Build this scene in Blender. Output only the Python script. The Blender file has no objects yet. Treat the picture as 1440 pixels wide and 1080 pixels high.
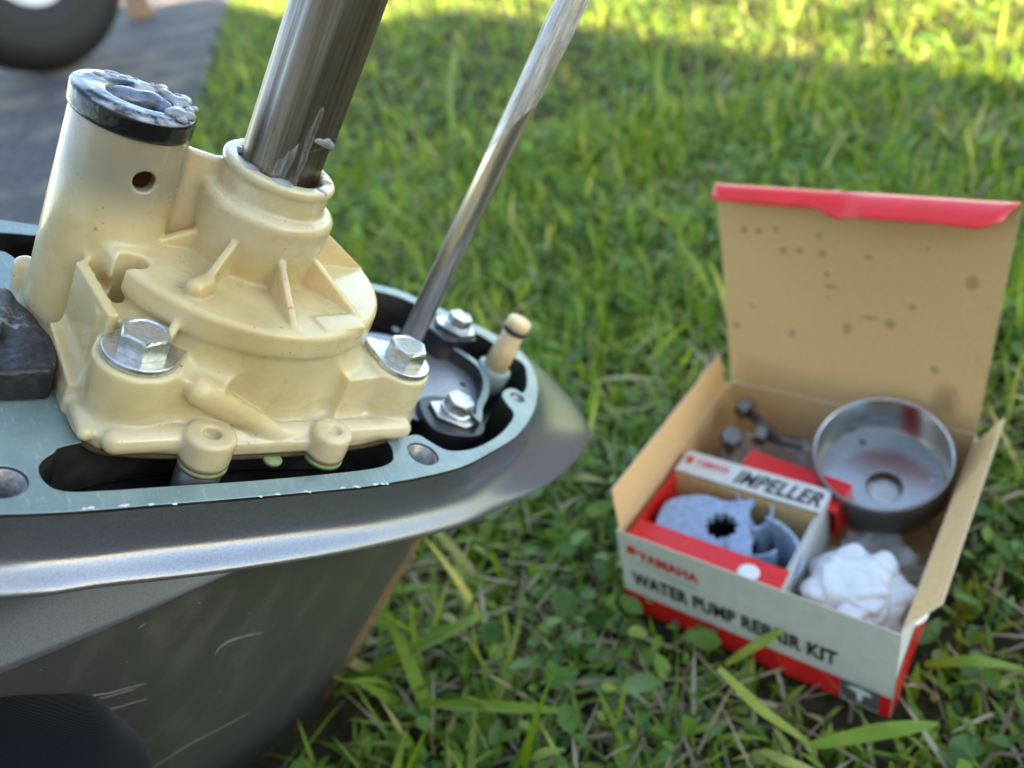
import bpy, bmesh, math, random
import numpy as np
from mathutils import Vector, Matrix, noise as mnoise
from mathutils.bvhtree import BVHTree

random.seed(7)
RNG = np.random.default_rng(11)
scene = bpy.context.scene
C = scene.collection
PI = math.pi

# ------------------------------------------------------------------ camera
F = 1082.0                      # focal length in photo pixels (1440 wide), a 26 mm-equivalent phone lens
ROLL, PITCH, HC = math.radians(9.0), math.radians(35.0), 0.362
UP = np.array([-math.sin(ROLL) * math.cos(PITCH), math.cos(ROLL) * math.cos(PITCH), -math.sin(PITCH)])
FW = np.array([0, 0, 1.0]) - UP * UP[2]
FW /= np.linalg.norm(FW)
RT = np.cross(UP, FW)
M3 = np.array([RT, FW, UP])     # camera axes (right, up, forward) -> world


def c2w(p):
    return M3 @ np.asarray(p, float) + np.array([0, 0, HC])


def ray(x, y):
    return np.array([(x - 720) / F, (540 - y) / F, 1.0])


def ground_px(x, y, z=0.0):
    d = M3 @ ray(x, y)
    k = (z - HC) / d[2]
    return np.array([d[0] * k, d[1] * k])


cam_d = bpy.data.cameras.new('camera')
cam = bpy.data.objects.new('camera', cam_d)
C.objects.link(cam)
cx, cy, cz = M3 @ np.array([1, 0, 0]), M3 @ np.array([0, 1, 0]), M3 @ np.array([0, 0, -1.0])
cam.matrix_world = Matrix([[cx[i], cy[i], cz[i], (0, 0, HC)[i]] for i in range(3)] + [[0, 0, 0, 1]])
cam_d.sensor_width = 36
cam_d.lens = F / 1440 * 36
cam_d.clip_start = 0.01
cam_d.clip_end = 500
cam_d.dof.use_dof = True
cam_d.dof.focus_distance = 0.205
cam_d.dof.aperture_fstop = 8.8
scene.camera = cam

# ------------------------------------------------------------------ sky, sun, exposure
SUN_EL = math.radians(25)
P_R = ground_px(1440, 128)              # the right edge of the added blocker's shade on the lawn runs from here
P_COR = ground_px(640, 14)              # to the shade's far corner
sg = P_COR - P_R
sg /= np.linalg.norm(sg)                # direction shadows run over the ground
to_sun = np.array([-sg[0] * math.cos(SUN_EL), -sg[1] * math.cos(SUN_EL), math.sin(SUN_EL)])
world = bpy.data.worlds.new('World')
scene.world = world
world.use_nodes = True
wn = world.node_tree
sky = wn.nodes.new('ShaderNodeTexSky')
sky.sky_type = 'NISHITA'
sky.sun_disc = False
sky.sun_elevation = SUN_EL
sky.sun_rotation = math.atan2(to_sun[0], to_sun[1])
sky.air_density = 1.0
sky.dust_density = 0.6
sky.ozone_density = 2.2
wn.nodes['Background'].inputs['Strength'].default_value = 0.085
wn.links.new(sky.outputs[0], wn.nodes['Background'].inputs['Color'])
sun_d = bpy.data.lights.new('sun', 'SUN')
sun_d.energy = 5.0
sun_d.angle = math.radians(0.5)
sun_d.color = (1.0, 0.9, 0.74)
sun = bpy.data.objects.new('sun', sun_d)
C.objects.link(sun)
sun.rotation_euler = Vector(-to_sun).to_track_quat('-Z', 'Y').to_euler()
sun.location = (0, 0, 8)
vs = scene.view_settings
vs.view_transform = 'Standard'
vs.look = 'None'
vs.exposure = 3.3
vs.gamma = 1.0
vs.use_white_balance = True          # the phone's white balance for open shade
vs.white_balance_temperature = 8000
vs.white_balance_tint = 10


# ------------------------------------------------------------------ materials
class NT:
    def __init__(self, name):
        self.m = bpy.data.materials.new(name)
        self.m.use_nodes = True
        self.t = self.m.node_tree
        self.b = self.t.nodes['Principled BSDF']
        self.out = self.t.nodes['Material Output']

    def n(self, typ, **kw):
        nd = self.t.nodes.new(typ)
        for k, v in kw.items():
            if k in ('i',):
                for kk, vv in v.items():
                    nd.inputs[kk].default_value = vv
            else:
                setattr(nd, k, v)
        return nd

    def l(self, a, b):
        self.t.links.new(a, b)

    def set(self, **kw):
        for k, v in kw.items():
            self.b.inputs[k.replace('_', ' ')].default_value = v
        return self

    def coord(self, kind='Object', scale=None):
        tc = self.n('ShaderNodeTexCoord')
        o = tc.outputs[kind]
        if scale is not None:
            mp = self.n('ShaderNodeMapping')
            mp.inputs['Scale'].default_value = scale
            self.l(o, mp.inputs['Vector'])
            o = mp.outputs[0]
        return o

    def noise(self, vec, scale, detail=3, rough=.55):
        nd = self.n('ShaderNodeTexNoise')
        nd.inputs['Scale'].default_value = scale
        nd.inputs['Detail'].default_value = detail
        nd.inputs['Roughness'].default_value = rough
        if vec is not None:
            self.l(vec, nd.inputs['Vector'])
        return nd.outputs['Fac']

    def ramp(self, fac, stops, interp='LINEAR'):
        r = self.n('ShaderNodeValToRGB')
        cr = r.color_ramp
        cr.interpolation = interp
        while len(cr.elements) < len(stops):
            cr.elements.new(0.5)
        for e, (p, c) in zip(cr.elements, stops):
            e.position = p
            e.color = c if len(c) == 4 else (*c, 1)
        self.l(fac, r.inputs[0])
        return r.outputs[0]

    def mix(self, fac, a, b, mode='MIX'):
        mx = self.n('ShaderNodeMix', data_type='RGBA', blend_type=mode)
        for sock, val in ((mx.inputs['Factor'], fac), (mx.inputs['A'], a), (mx.inputs['B'], b)):
            if isinstance(val, (int, float)):
                sock.default_value = val
            elif isinstance(val, tuple):
                sock.default_value = val if len(val) == 4 else (*val, 1)
            else:
                self.l(val, sock)
        return mx.outputs['Result']

    def math(self, op, a, b=0.0, clamp=False):
        nd = self.n('ShaderNodeMath', operation=op, use_clamp=clamp)
        for i, val in enumerate((a, b)):
            if isinstance(val, (int, float)):
                nd.inputs[i].default_value = val
            else:
                self.l(val, nd.inputs[i])
        return nd.outputs[0]

    def bump(self, h, strength=.3, dist=.001):
        b = self.n('ShaderNodeBump')
        b.inputs['Strength'].default_value = strength
        b.inputs['Distance'].default_value = dist
        self.l(h, b.inputs['Height'])
        self.l(b.outputs[0], self.b.inputs['Normal'])
        return b

    def base(self, sock):
        self.l(sock, self.b.inputs['Base Color'])

    def sep(self, vec):
        s = self.n('ShaderNodeSeparateXYZ')
        self.l(vec, s.inputs[0])
        return s.outputs


MAT = {}


def simple(name, col, rough=.5, metal=0, var=.12, scale=300, bump=0, spec=.5, **kw):
    m = NT(name)
    m.set(Roughness=rough, Metallic=metal, **{'Specular_IOR_Level': spec})
    co = m.coord('Object')
    f = m.noise(co, scale, 4)
    d = tuple(c * (1 - var * 1.6) for c in col)
    l_ = tuple(min(1, c * (1 + var)) for c in col)
    m.base(m.ramp(f, [(.25, d), (.75, l_)]))
    if bump:
        m.bump(f, bump, .0006)
    for k, v in kw.items():
        m.b.inputs[k.replace('_', ' ')].default_value = v
    MAT[name] = m.m
    return m


# cream moulded plastic of the pump housing, yellowed, grimy in places
m = NT('cream_plastic')
co = m.coord('Object')
big = m.noise(co, 28, 4)
c0 = m.ramp(big, [(.28, (.45, .33, .14)), (.48, (.60, .475, .245)), (.72, (.70, .61, .40))])
xyz = m.sep(co)
tz = m.math('MULTIPLY', m.math('SUBTRACT', m.math('ADD', xyz['Z'], m.math('MULTIPLY', big, .012)), .048), 90, True)
tx = m.math('MULTIPLY', m.math('SUBTRACT', -.021, xyz['X']), 400, True)
c0 = m.mix(m.math('MULTIPLY', m.math('MULTIPLY', tz, tx), .8), c0, (.215, .21, .18))
tx2 = m.math('MULTIPLY', m.math('SUBTRACT', m.math('ADD', xyz['Z'], m.math('MULTIPLY', big, .01)), .044), 120, True)
c0 = m.mix(m.math('MULTIPLY', m.math('MULTIPLY', tx2, m.math('SUBTRACT', 1.0, tx)), .65), c0, (.56, .49, .35))
# low, greasy front of the casting is paler
tl = m.math('MULTIPLY', m.math('SUBTRACT', .013, xyz['Z']), 130, True)
c0 = m.mix(m.math('MULTIPLY', tl, .6), c0, (.60, .52, .37))
sp = m.noise(co, 620, 2, .5)
spk = m.ramp(sp, [(.70, (0, 0, 0)), (.74, (1, 1, 1))])
gate = m.ramp(m.noise(co, 95, 2), [(.45, (0, 0, 0)), (.62, (1, 1, 1))])
c0 = m.mix(m.math('MULTIPLY', m.math('MULTIPLY', spk, gate), .9), c0, (.10, .065, .03))
gr = m.ramp(m.noise(co, 60, 7, .72), [(.47, (0, 0, 0)), (.76, (1, 1, 1))])
c0 = m.mix(m.math('MULTIPLY', gr, .5), c0, (.46, .31, .12))
# brown tide line along the joint with the gearcase
sl = m.math('MULTIPLY', m.math('SUBTRACT', m.math('ADD', .0007, m.math('MULTIPLY', big, .0022)), xyz['Z']), 1100, True)
c0 = m.mix(m.math('MULTIPLY', sl, .7), c0, (.16, .10, .045))
m.base(c0)
m.set(Roughness=.34, Specular_IOR_Level=.5, Subsurface_Weight=.5, Subsurface_Scale=.007, Subsurface_Radius=(1.0, .62, .28))
rg = m.ramp(m.noise(co, 45, 4), [(.35, (.20, .20, .20)), (.7, (.46, .46, .46))])
rg = m.mix(tl, rg, (.13, .13, .13))
m.set(Coat_Weight=.35, Coat_Roughness=.12)
m.l(rg, m.b.inputs['Roughness'])
m.bump(m.noise(co, 420, 5, .6), .10, .0006)
MAT['cream'] = m.m

# grey metallic paint
m = NT('gearcase_paint')
co = m.coord('Object')
fl = m.noise(co, 2600, 1)
c0 = m.ramp(fl, [(.3, (.15, .160, .185)), (.7, (.20, .213, .248))])
gr = m.ramp(m.noise(co, 40, 6, .7), [(.5, (0, 0, 0)), (.85, (1, 1, 1))])
c0 = m.mix(m.math('MULTIPLY', gr, .25), c0, (.10, .085, .06))
m.base(c0)
m.set(Metallic=.6, Roughness=.21, Specular_IOR_Level=.5, Coat_Weight=.15, Coat_Roughness=.10)
m.bump(m.noise(co, 1900, 2, .5), .10, .0003)
MAT['paint'] = m.m

# lower side: duller, scuffed, brown growth along the leading edge
m = NT('gearcase_side')
co = m.coord('Object')
xyz = m.sep(co)
fl = m.noise(co, 2600, 1)
c0 = m.ramp(fl, [(.3, (.085, .086, .083)), (.7, (.12, .121, .117))])
stre = m.noise(m.coord('Object', (25, 60, 8)), 3, 6, .65)
c0 = m.mix(m.ramp(stre, [(.5, (0, 0, 0)), (.8, (.55, .55, .55))]), c0, (.26, .255, .235))
edge = m.math('MULTIPLY', m.math('SUBTRACT', m.math('ADD', xyz['X'], m.math('ADD', m.math('MULTIPLY', m.noise(co, 55, 5, .7), .014), m.math('MULTIPLY', xyz['Z'], -.03))), .1265), 200, True)
c1 = m.ramp(m.noise(co, 260, 5, .7), [(.3, (.085, .048, .02)), (.55, (.26, .15, .055)), (.78, (.42, .33, .20))])
c0 = m.mix(edge, c0, c1)
m.base(c0)
m.l(m.math('SUBTRACT', .35, m.math('MULTIPLY', edge, .35), True), m.b.inputs['Metallic'])
m.l(m.math('ADD', .30, m.math('MULTIPLY', edge, .5)), m.b.inputs['Roughness'])
m.bump(m.noise(co, 1300, 3, .6), .15, .0005)
MAT['side'] = m.m

# blue-green primed machined face
m = NT('teal_primer')
co = m.coord('Object')
f1 = m.noise(co, 60, 5, .65)
c0 = m.ramp(f1, [(.3, (.15, .22, .212)), (.7, (.225, .305, .297))])
sc = m.noise(m.coord('Object', (30, 6, 6)), 25, 5, .7)
c0 = m.mix(m.ramp(sc, [(.56, (0, 0, 0)), (.70, (.75, .75, .75))]), c0, (.36, .44, .44))
sc2 = m.noise(m.coord('Object', (8, 40, 6)), 60, 5, .75)
c0 = m.mix(m.ramp(sc2, [(.60, (0, 0, 0)), (.68, (.6, .6, .6))]), c0, (.40, .48, .48))
st_ = m.ramp(m.noise(co, 34, 6, .7), [(.50, (0, 0, 0)), (.70, (.55, .55, .55))])
c0 = m.mix(st_, c0, (.12, .15, .135))
dk = m.ramp(m.noise(co, 130, 4, .6), [(.64, (0, 0, 0)), (.72, (1, 1, 1))])
c0 = m.mix(m.math('MULTIPLY', dk, .35), c0, (.07, .09, .09))
geo = m.n('ShaderNodeNewGeometry')
m.base(c0)
m.set(Roughness=.30, Metallic=.15, Specular_IOR_Level=.6)
m.bump(m.noise(co, 900, 3), .15, .0004)
MAT['teal'] = m.m

simple('pocket_shade', (.028, .027, .024), .35, 0, .5, 120, .3)  # walls of openings and pocket: recess shade put into the colour
simple('cavity_shade', (.012, .012, .013), .22, 0, .4, 150, .3)  # floor under the openings: deep shade put into the colour
simple('black_rubber', (.014, .015, .018), .30, 0, .3, 220, .25)
m = NT('wet_rubber')
co = m.coord('Object')
xyz = m.sep(co)
film = m.math('MULTIPLY', m.math('MULTIPLY', m.math('SUBTRACT', xyz['Z'], .0704), 2500, True), m.ramp(m.noise(co, 150, 5, .6), [(.47, (0, 0, 0)), (.64, (.85, .85, .85))]))
m.base(m.mix(film, (.008, .008, .010), (.46, .48, .51)))
m.set(Roughness=.16, Coat_Weight=.2, Coat_Roughness=.06)
m.bump(m.noise(co, 260, 4), .3, .0015)
MAT['wet_rubber'] = m.m
m = NT('dusty_rubber')
co = m.coord('Object')
c0 = m.ramp(m.noise(co, 95, 7, .72), [(.47, (.010, .010, .011)), (.58, (.04, .039, .039)), (.72, (.36, .35, .34))])
m.base(c0)
m.set(Roughness=.42)
m.bump(m.noise(co, 160, 6, .65), .5, .0015)
MAT['dusty_rubber'] = m.m

m = NT('shaft_steel')
co = m.coord('Object', (700, 700, 14))
st = m.noise(co, 1, 5, .65)
c2 = m.coord('Object', (190, 190, 6))
st2 = m.noise(c2, 1, 3, .5)
c0 = m.ramp(st, [(.3, (.10, .085, .07)), (.52, (.25, .22, .19)), (.8, (.46, .43, .39))])
c0 = m.mix(m.ramp(st2, [(.45, (0, 0, 0)), (.7, (.8, .8, .8))]), c0, (.12, .09, .065))
rs = m.ramp(m.noise(m.coord('Object'), 170, 3), [(.70, (0, 0, 0)), (.78, (1, 1, 1))])
c0 = m.mix(m.math('MULTIPLY', rs, .5), c0, (.20, .09, .035))
m.base(c0)
m.set(Metallic=.95, Roughness=.3, Anisotropic=.3)
m.l(m.ramp(st, [(.3, (.50, .50, .50)), (.8, (.30, .30, .30))]), m.b.inputs['Roughness'])
m.bump(st, .12, .0005)
MAT['shaft'] = m.m

m = NT('rod_steel')
co = m.coord('Object', (900, 900, 10))
st = m.noise(co, 1, 4, .6)
m.base(m.ramp(st, [(.3, (.55, .49, .42)), (.7, (.80, .73, .64))]))
m.set(Metallic=.92, Roughness=.33)
MAT['rod'] = m.m

m = NT('bolt_zinc')
co = m.coord('Object')
st = m.noise(co, 700, 4, .6)
m.base(m.ramp(st, [(.3, (.46, .46, .45)), (.7, (.72, .72, .71))]))
dk = m.ramp(m.noise(co, 330, 5, .7), [(.58, (0, 0, 0)), (.75, (.8, .8, .8))])
m.base(m.mix(dk, m.ramp(st, [(.3, (.46, .46, .45)), (.7, (.72, .72, .71))]), (.20, .185, .16)))
m.set(Metallic=.9, Roughness=.30)
m.bump(st, .12, .0004)
MAT['zinc'] = m.m

m = NT('grey_plate_steel')
co = m.coord('Object')
st = m.noise(co, 900, 4, .6)
m.base(m.ramp(st, [(.3, (.22, .22, .235)), (.7, (.40, .40, .42))]))
m.set(Metallic=.75, Roughness=.4)
m.bump(st, .3, .0004)
MAT['plate'] = m.m

m = NT('grease')
co = m.coord('Object')
m.base(m.ramp(m.noise(co, 200, 4), [(.3, (.28, .30, .34)), (.7, (.56, .57, .58))]))
m.set(Roughness=.12, Subsurface_Weight=.2, Subsurface_Scale=.003, Subsurface_Radius=(1, 1, 1), Transmission_Weight=.45)
m.bump(m.noise(co, 420, 4, .6), .35, .0012)
MAT['grease'] = m.m
m = NT('thin_grease')
co = m.coord('Object')
m.base(m.ramp(m.noise(co, 200, 4), [(.3, (.40, .41, .42)), (.7, (.70, .70, .70))]))
m.set(Roughness=.16, Alpha=.55)
st = m.noise(m.coord('Object', (500, 500, 60)), 1, 5, .65)
m.l(m.ramp(st, [(.40, (.0, .0, .0)), (.70, (.42, .42, .42))]), m.b.inputs['Alpha'])
m.bump(st, .5, .001)
MAT['thin_grease'] = m.m
m = NT('dark_grease')
co = m.coord('Object')
m.base(m.ramp(m.noise(co, 160, 4), [(.35, (.05, .07, .11)), (.7, (.25, .30, .40))]))
m.set(Roughness=.14)
m.bump(m.noise(co, 300, 3, .6), .3, .0012)
MAT['dark_grease'] = m.m

m = NT('clear_tape')
st = m.noise(m.coord('Object', (520, 520, 45)), 1, 6, .72)
m.base(m.ramp(st, [(.3, (.5, .5, .5)), (.7, (.92, .92, .92))]))
m.set(Roughness=.10)
m.l(m.ramp(st, [(.36, (.15, .15, .15)), (.60, (.85, .85, .85))]), m.b.inputs['Alpha'])
m.bump(st, .8, .002)
MAT['tape'] = m.m

simple('peg_plastic', (.72, .52, .28), .38, 0, .1, 200)
simple('brown_gasket', (.10, .07, .035), .6, 0, .3, 300)
simple('green_gasket', (.20, .25, .11), .6, 0, .2, 300)

# carton
m = NT('carton_kraft')
co = m.coord('Object')
fib = m.noise(m.coord('Object', (400, 400, 1500)), 1, 4, .7)
c0 = m.ramp(fib, [(.3, (.62, .38, .165)), (.7, (.76, .50, .245))])
c0 = m.mix(m.ramp(m.noise(co, 18, 4), [(.4, (0, 0, 0)), (.75, (.5, .5, .5))]), c0, (.64, .42, .22))
ss = m.ramp(m.noise(co, 110, 3, .5), [(.70, (0, 0, 0)), (.76, (1, 1, 1))])
c0 = m.mix(m.math('MULTIPLY', ss, .45), c0, (.16, .085, .03))
LID_SPOTS = [(.012, .168, .0024, .0030), (.020, .168, .0024, .0022), (.034, .158, .0026, .0024), (.043, .159, .0028, .0022), (.055, .159, .0026, .0028),
             (.126, .152, .0034, .0046), (.091, .122, .0034, .0036), (.070, .115, .0030, .0046), (.081, .124, .0055, .0016), (.060, .140, .0040, .0016),
             (.101, .134, .0026, .0020), (.040, .106, .0026, .0026), (.122, .080, .0075, .0115), (.115, .098, .0026, .003), (.016, .120, .002, .002),
             (.053, .169, .002, .002), (.058, .147, .002, .0018), (.078, .160, .002, .0018), (.006, .105, .003, .003), (.030, .170, .0018, .0018)]
xyz = m.sep(co)
wob = m.math('MULTIPLY', m.math('SUBTRACT', m.noise(co, 350, 3), .5), .9)
acc = None
for (sx, sz, rx, rz) in LID_SPOTS:
    dx = m.math('MULTIPLY', m.math('SUBTRACT', xyz['X'], sx), 1 / rx)
    dz = m.math('MULTIPLY', m.math('SUBTRACT', xyz['Z'], sz), 1 / rz)
    d = m.math('ADD', m.math('MULTIPLY', dx, dx), m.math('MULTIPLY', dz, dz))
    s = m.math('SUBTRACT', 1.0, m.math('ADD', m.math('MULTIPLY', d, .8), wob), True)
    acc = s if acc is None else m.math('MAXIMUM', acc, s)
yl = m.math('GREATER_THAN', xyz['Y'], .14)
c0 = m.mix(m.math('MULTIPLY', m.math('MULTIPLY', acc, yl), .45), c0, (.10, .05, .018))
m.base(c0)
m.set(Roughness=.75, Specular_IOR_Level=.25)
m.bump(fib, .15, .0006)
MAT['kraft'] = m.m
simple('carton_white', (.62, .64, .60), .45, 0, .05, 120, .05, .4)
simple('carton_red', (.80, .022, .022), .24, 0, .08, 90, .05, .5)
simple('carton_edge', (.62, .48, .36), .8, 0, .15, 500)
simple('print_black', (.018, .018, .02), .45, 0, .1, 300)
simple('print_grey', (.11, .11, .12), .45, 0, .1, 300)
simple('print_mid', (.33, .34, .34), .45, 0, .1, 300)
simple('print_red', (.70, .03, .03), .4, 0, .06, 300)
simple('print_white', (.75, .75, .73), .45, 0, .05, 300)
simple('impeller_rubber', (.30, .40, .55), .25, 0, .2, 240, .15)
m = NT('stainless')
co = m.coord('Object')
st = m.noise(m.coord('Object', (60, 60, 900)), 1, 4, .6)
m.base(m.ramp(st, [(.3, (.42, .41, .385)), (.7, (.58, .565, .54))]))
m.set(Metallic=1.0, Roughness=.20)
MAT['stainless'] = m.m
simple('dull_steel', (.20, .195, .185), .42, .9, .12, 500)
m = NT('white_film')
co = m.coord('Object')
m.base(m.ramp(m.noise(co, 60, 4), [(.3, (.66, .68, .70)), (.7, (.82, .82, .80))]))
m.set(Roughness=.32, Subsurface_Weight=.2, Subsurface_Scale=.004)
vo = m.n('ShaderNodeTexVoronoi', feature='DISTANCE_TO_EDGE')
vo.inputs['Scale'].default_value = 85
mp = m.noise(co, 60, 3)
vm = m.n('ShaderNodeVectorMath', operation='ADD')
m.l(co, vm.inputs[0])
cm = m.n('ShaderNodeCombineXYZ')
m.l(m.math('MULTIPLY', mp, .02), cm.inputs[0])
m.l(cm.outputs[0], vm.inputs[1])
m.l(vm.outputs[0], vo.inputs['Vector'])
m.bump(vo.outputs['Distance'], .45, .0035)
MAT['white_film'] = m.m
m = NT('clear_film')
co = m.coord('Object')
m.set(Roughness=.06, IOR=1.45, Alpha=.26, Specular_IOR_Level=1.0)
m.base(m.ramp(m.noise(co, 60, 4), [(.3, (.55, .56, .58)), (.7, (.85, .85, .85))]))
m.bump(m.noise(co, 130, 5, .6), .6, .002)
MAT['clear_film'] = m.m
simple('bolt_dark', (.20, .18, .16), .4, .8, .25, 500, .2)

# ground, driveway, plants
m = NT('soil')
co = m.coord('Object')
a = m.noise(co, 14, 6, .7)
b = m.noise(co, 220, 4, .7)
c0 = m.ramp(a, [(.3, (.03, .026, .014)), (.55, (.055, .048, .022)), (.75, (.10, .085, .045))])
c0 = m.mix(m.ramp(b, [(.45, (0, 0, 0)), (.75, (.6, .6, .6))]), c0, (.14, .115, .065))
far = m.ramp(m.noise(co, 3, 5, .7), [(.3, (.075, .12, .018)), (.7, (.13, .18, .035))])
xyz = m.sep(co)
vl = m.n('ShaderNodeVectorMath', operation='LENGTH')
m.l(co, vl.inputs[0])
fary = m.math('MULTIPLY', m.math('SUBTRACT', vl.outputs['Value'], 2.0), .5, True)
c0 = m.mix(fary, c0, far)
m.base(c0)
m.set(Roughness=.95, Specular_IOR_Level=.1)
m.bump(b, .8, .006)
MAT['soil'] = m.m

m = NT('asphalt')
co = m.coord('Object')
a = m.noise(co, 75, 5, .8)
vo = m.n('ShaderNodeTexVoronoi')
vo.inputs['Scale'].default_value = 55
m.l(co, vo.inputs['Vector'])
c0 = m.ramp(a, [(.35, (.014, .015, .019)), (.5, (.035, .038, .046)), (.68, (.13, .135, .15))])
c0 = m.mix(m.ramp(vo.outputs['Distance'], [(.0, (.5, .5, .5)), (.35, (0, 0, 0))]), c0, (.085, .088, .10))
di = m.ramp(m.noise(co, 3.2, 5, .65), [(.5, (0, 0, 0)), (.62, (.85, .85, .85))])
c0 = m.mix(di, c0, (.20, .155, .115))
m.base(c0)
m.set(Roughness=.8, Specular_IOR_Level=.4)
m.bump(a, .7, .006)
MAT['asphalt'] = m.m


def leaf_mat(name, stops, trans=.35, rough=.42):
    m = NT(name)
    at = m.n('ShaderNodeAttribute', attribute_name='tint')
    co = m.coord('Object')
    fac = m.math('ADD', at.outputs['Fac'], m.math('MULTIPLY', m.math('SUBTRACT', m.noise(co, 180, 3), .5), .22))
    col = m.ramp(fac, stops)
    m.base(col)
    m.set(Roughness=rough + .06, Specular_IOR_Level=.35)
    tr = m.n('ShaderNodeBsdfTranslucent')
    tc = m.mix(1.0, col, (1.5, 1.4, .45), 'MULTIPLY')
    m.l(tc, tr.inputs['Color'])
    mx = m.n('ShaderNodeMixShader')
    mx.inputs[0].default_value = trans
    m.l(m.b.outputs[0], mx.inputs[1])
    m.l(tr.outputs[0], mx.inputs[2])
    m.l(mx.outputs[0], m.out.inputs['Surface'])
    MAT[name] = m.m


leaf_mat('grass', [(.0, (.055, .125, .015)), (.35, (.125, .23, .022)), (.65, (.215, .325, .034)), (.86, (.33, .38, .065)), (1.0, (.48, .41, .18))], .38)
leaf_mat('clover', [(.0, (.04, .10, .02)), (.4, (.095, .20, .034)), (.8, (.175, .30, .05)), (1.0, (.28, .36, .075))], .32, .33)
leaf_mat('straw', [(.0, (.16, .115, .065)), (.5, (.33, .25, .16)), (1.0, (.52, .44, .31))], .2, .7)

simple('tyre_rubber', (.010, .010, .011), .7, 0, .25, 60, .3)
simple('rim_white', (.62, .63, .64), .4, .1, .06, 40)
simple('wood_block', (.20, .125, .08), .75, 0, .25, 40, .3)
m = NT('navy_cloth')
co = m.coord('Object')
wv = m.n('ShaderNodeTexWave', wave_type='BANDS', bands_direction='DIAGONAL')
wv.inputs['Scale'].default_value = 1100
wv.inputs['Distortion'].default_value = .6
m.l(co, wv.inputs['Vector'])
m.base(m.mix(m.ramp(wv.outputs['Fac'], [(.2, (0, 0, 0)), (.8, (1, 1, 1))]), (.0035, .004, .006), (.0065, .007, .011)))
m.set(Roughness=.9, Specular_IOR_Level=.15, Sheen_Weight=.08)
m.bump(wv.outputs['Fac'], .25, .0003)
MAT['navy'] = m.m
simple('blocker_wall', (.62, .53, .42), .85, 0, .06, 6)  # pale so the added block bounces warm fill
simple('blocker_roof', (.30, .31, .32), .5, .3, .08, 6)


# ------------------------------------------------------------------ mesh helpers
def obj(name, verts, faces, mat, parent=None, smooth=True, mats=None, fmat=None):
    me = bpy.data.meshes.new(name)
    me.from_pydata([tuple(map(float, v)) for v in verts], [], [tuple(f) for f in faces])
    me.update()
    for mm in (mats or [mat]):
        me.materials.append(MAT[mm] if isinstance(mm, str) else mm)
    if fmat is not None:
        me.polygons.foreach_set('material_index', fmat)
    me.polygons.foreach_set('use_smooth', [smooth] * len(me.polygons))
    o = bpy.data.objects.new(name, me)
    C.objects.link(o)
    o.parent = parent
    return o


def bm_obj(name, bm, mat, parent=None, smooth=False):
    me = bpy.data.meshes.new(name)
    bm.to_mesh(me)
    bm.free()
    me.materials.append(MAT[mat])
    me.polygons.foreach_set('use_smooth', [smooth] * len(me.polygons))
    o = bpy.data.objects.new(name, me)
    C.objects.link(o)
    o.parent = parent
    return o


def np_obj(name, V, Q, mat, parent=None, smooth=True):
    me = bpy.data.meshes.new(name)
    k = Q.shape[1]
    me.vertices.add(len(V))
    me.vertices.foreach_set('co', np.ascontiguousarray(V, dtype=np.float32).ravel())
    me.loops.add(Q.size)
    me.loops.foreach_set('vertex_index', np.ascontiguousarray(Q, dtype=np.int32).ravel())
    me.polygons.add(len(Q))
    me.polygons.foreach_set('loop_start', np.arange(0, Q.size, k, dtype=np.int32))
    me.polygons.foreach_set('use_smooth', np.full(len(Q), smooth))
    me.update(calc_edges=True)
    me.validate()
    me.materials.append(MAT[mat])
    o = bpy.data.objects.new(name, me)
    C.objects.link(o)
    o.parent = parent
    return o


def empty(name, mat4=None, loc=None, parent=None):
    o = bpy.data.objects.new(name, None)
    C.objects.link(o)
    o.empty_display_size = .02
    if mat4 is not None:
        o.matrix_world = mat4
    if loc is not None:
        o.location = loc
    o.parent = parent
    return o


def tag(o, label=None, cat=None, group=None, kind=None):
    if label:
        o['label'] = label
    if cat:
        o['category'] = cat
    if group:
        o['group'] = group
    if kind:
        o['kind'] = kind
    return o


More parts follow.
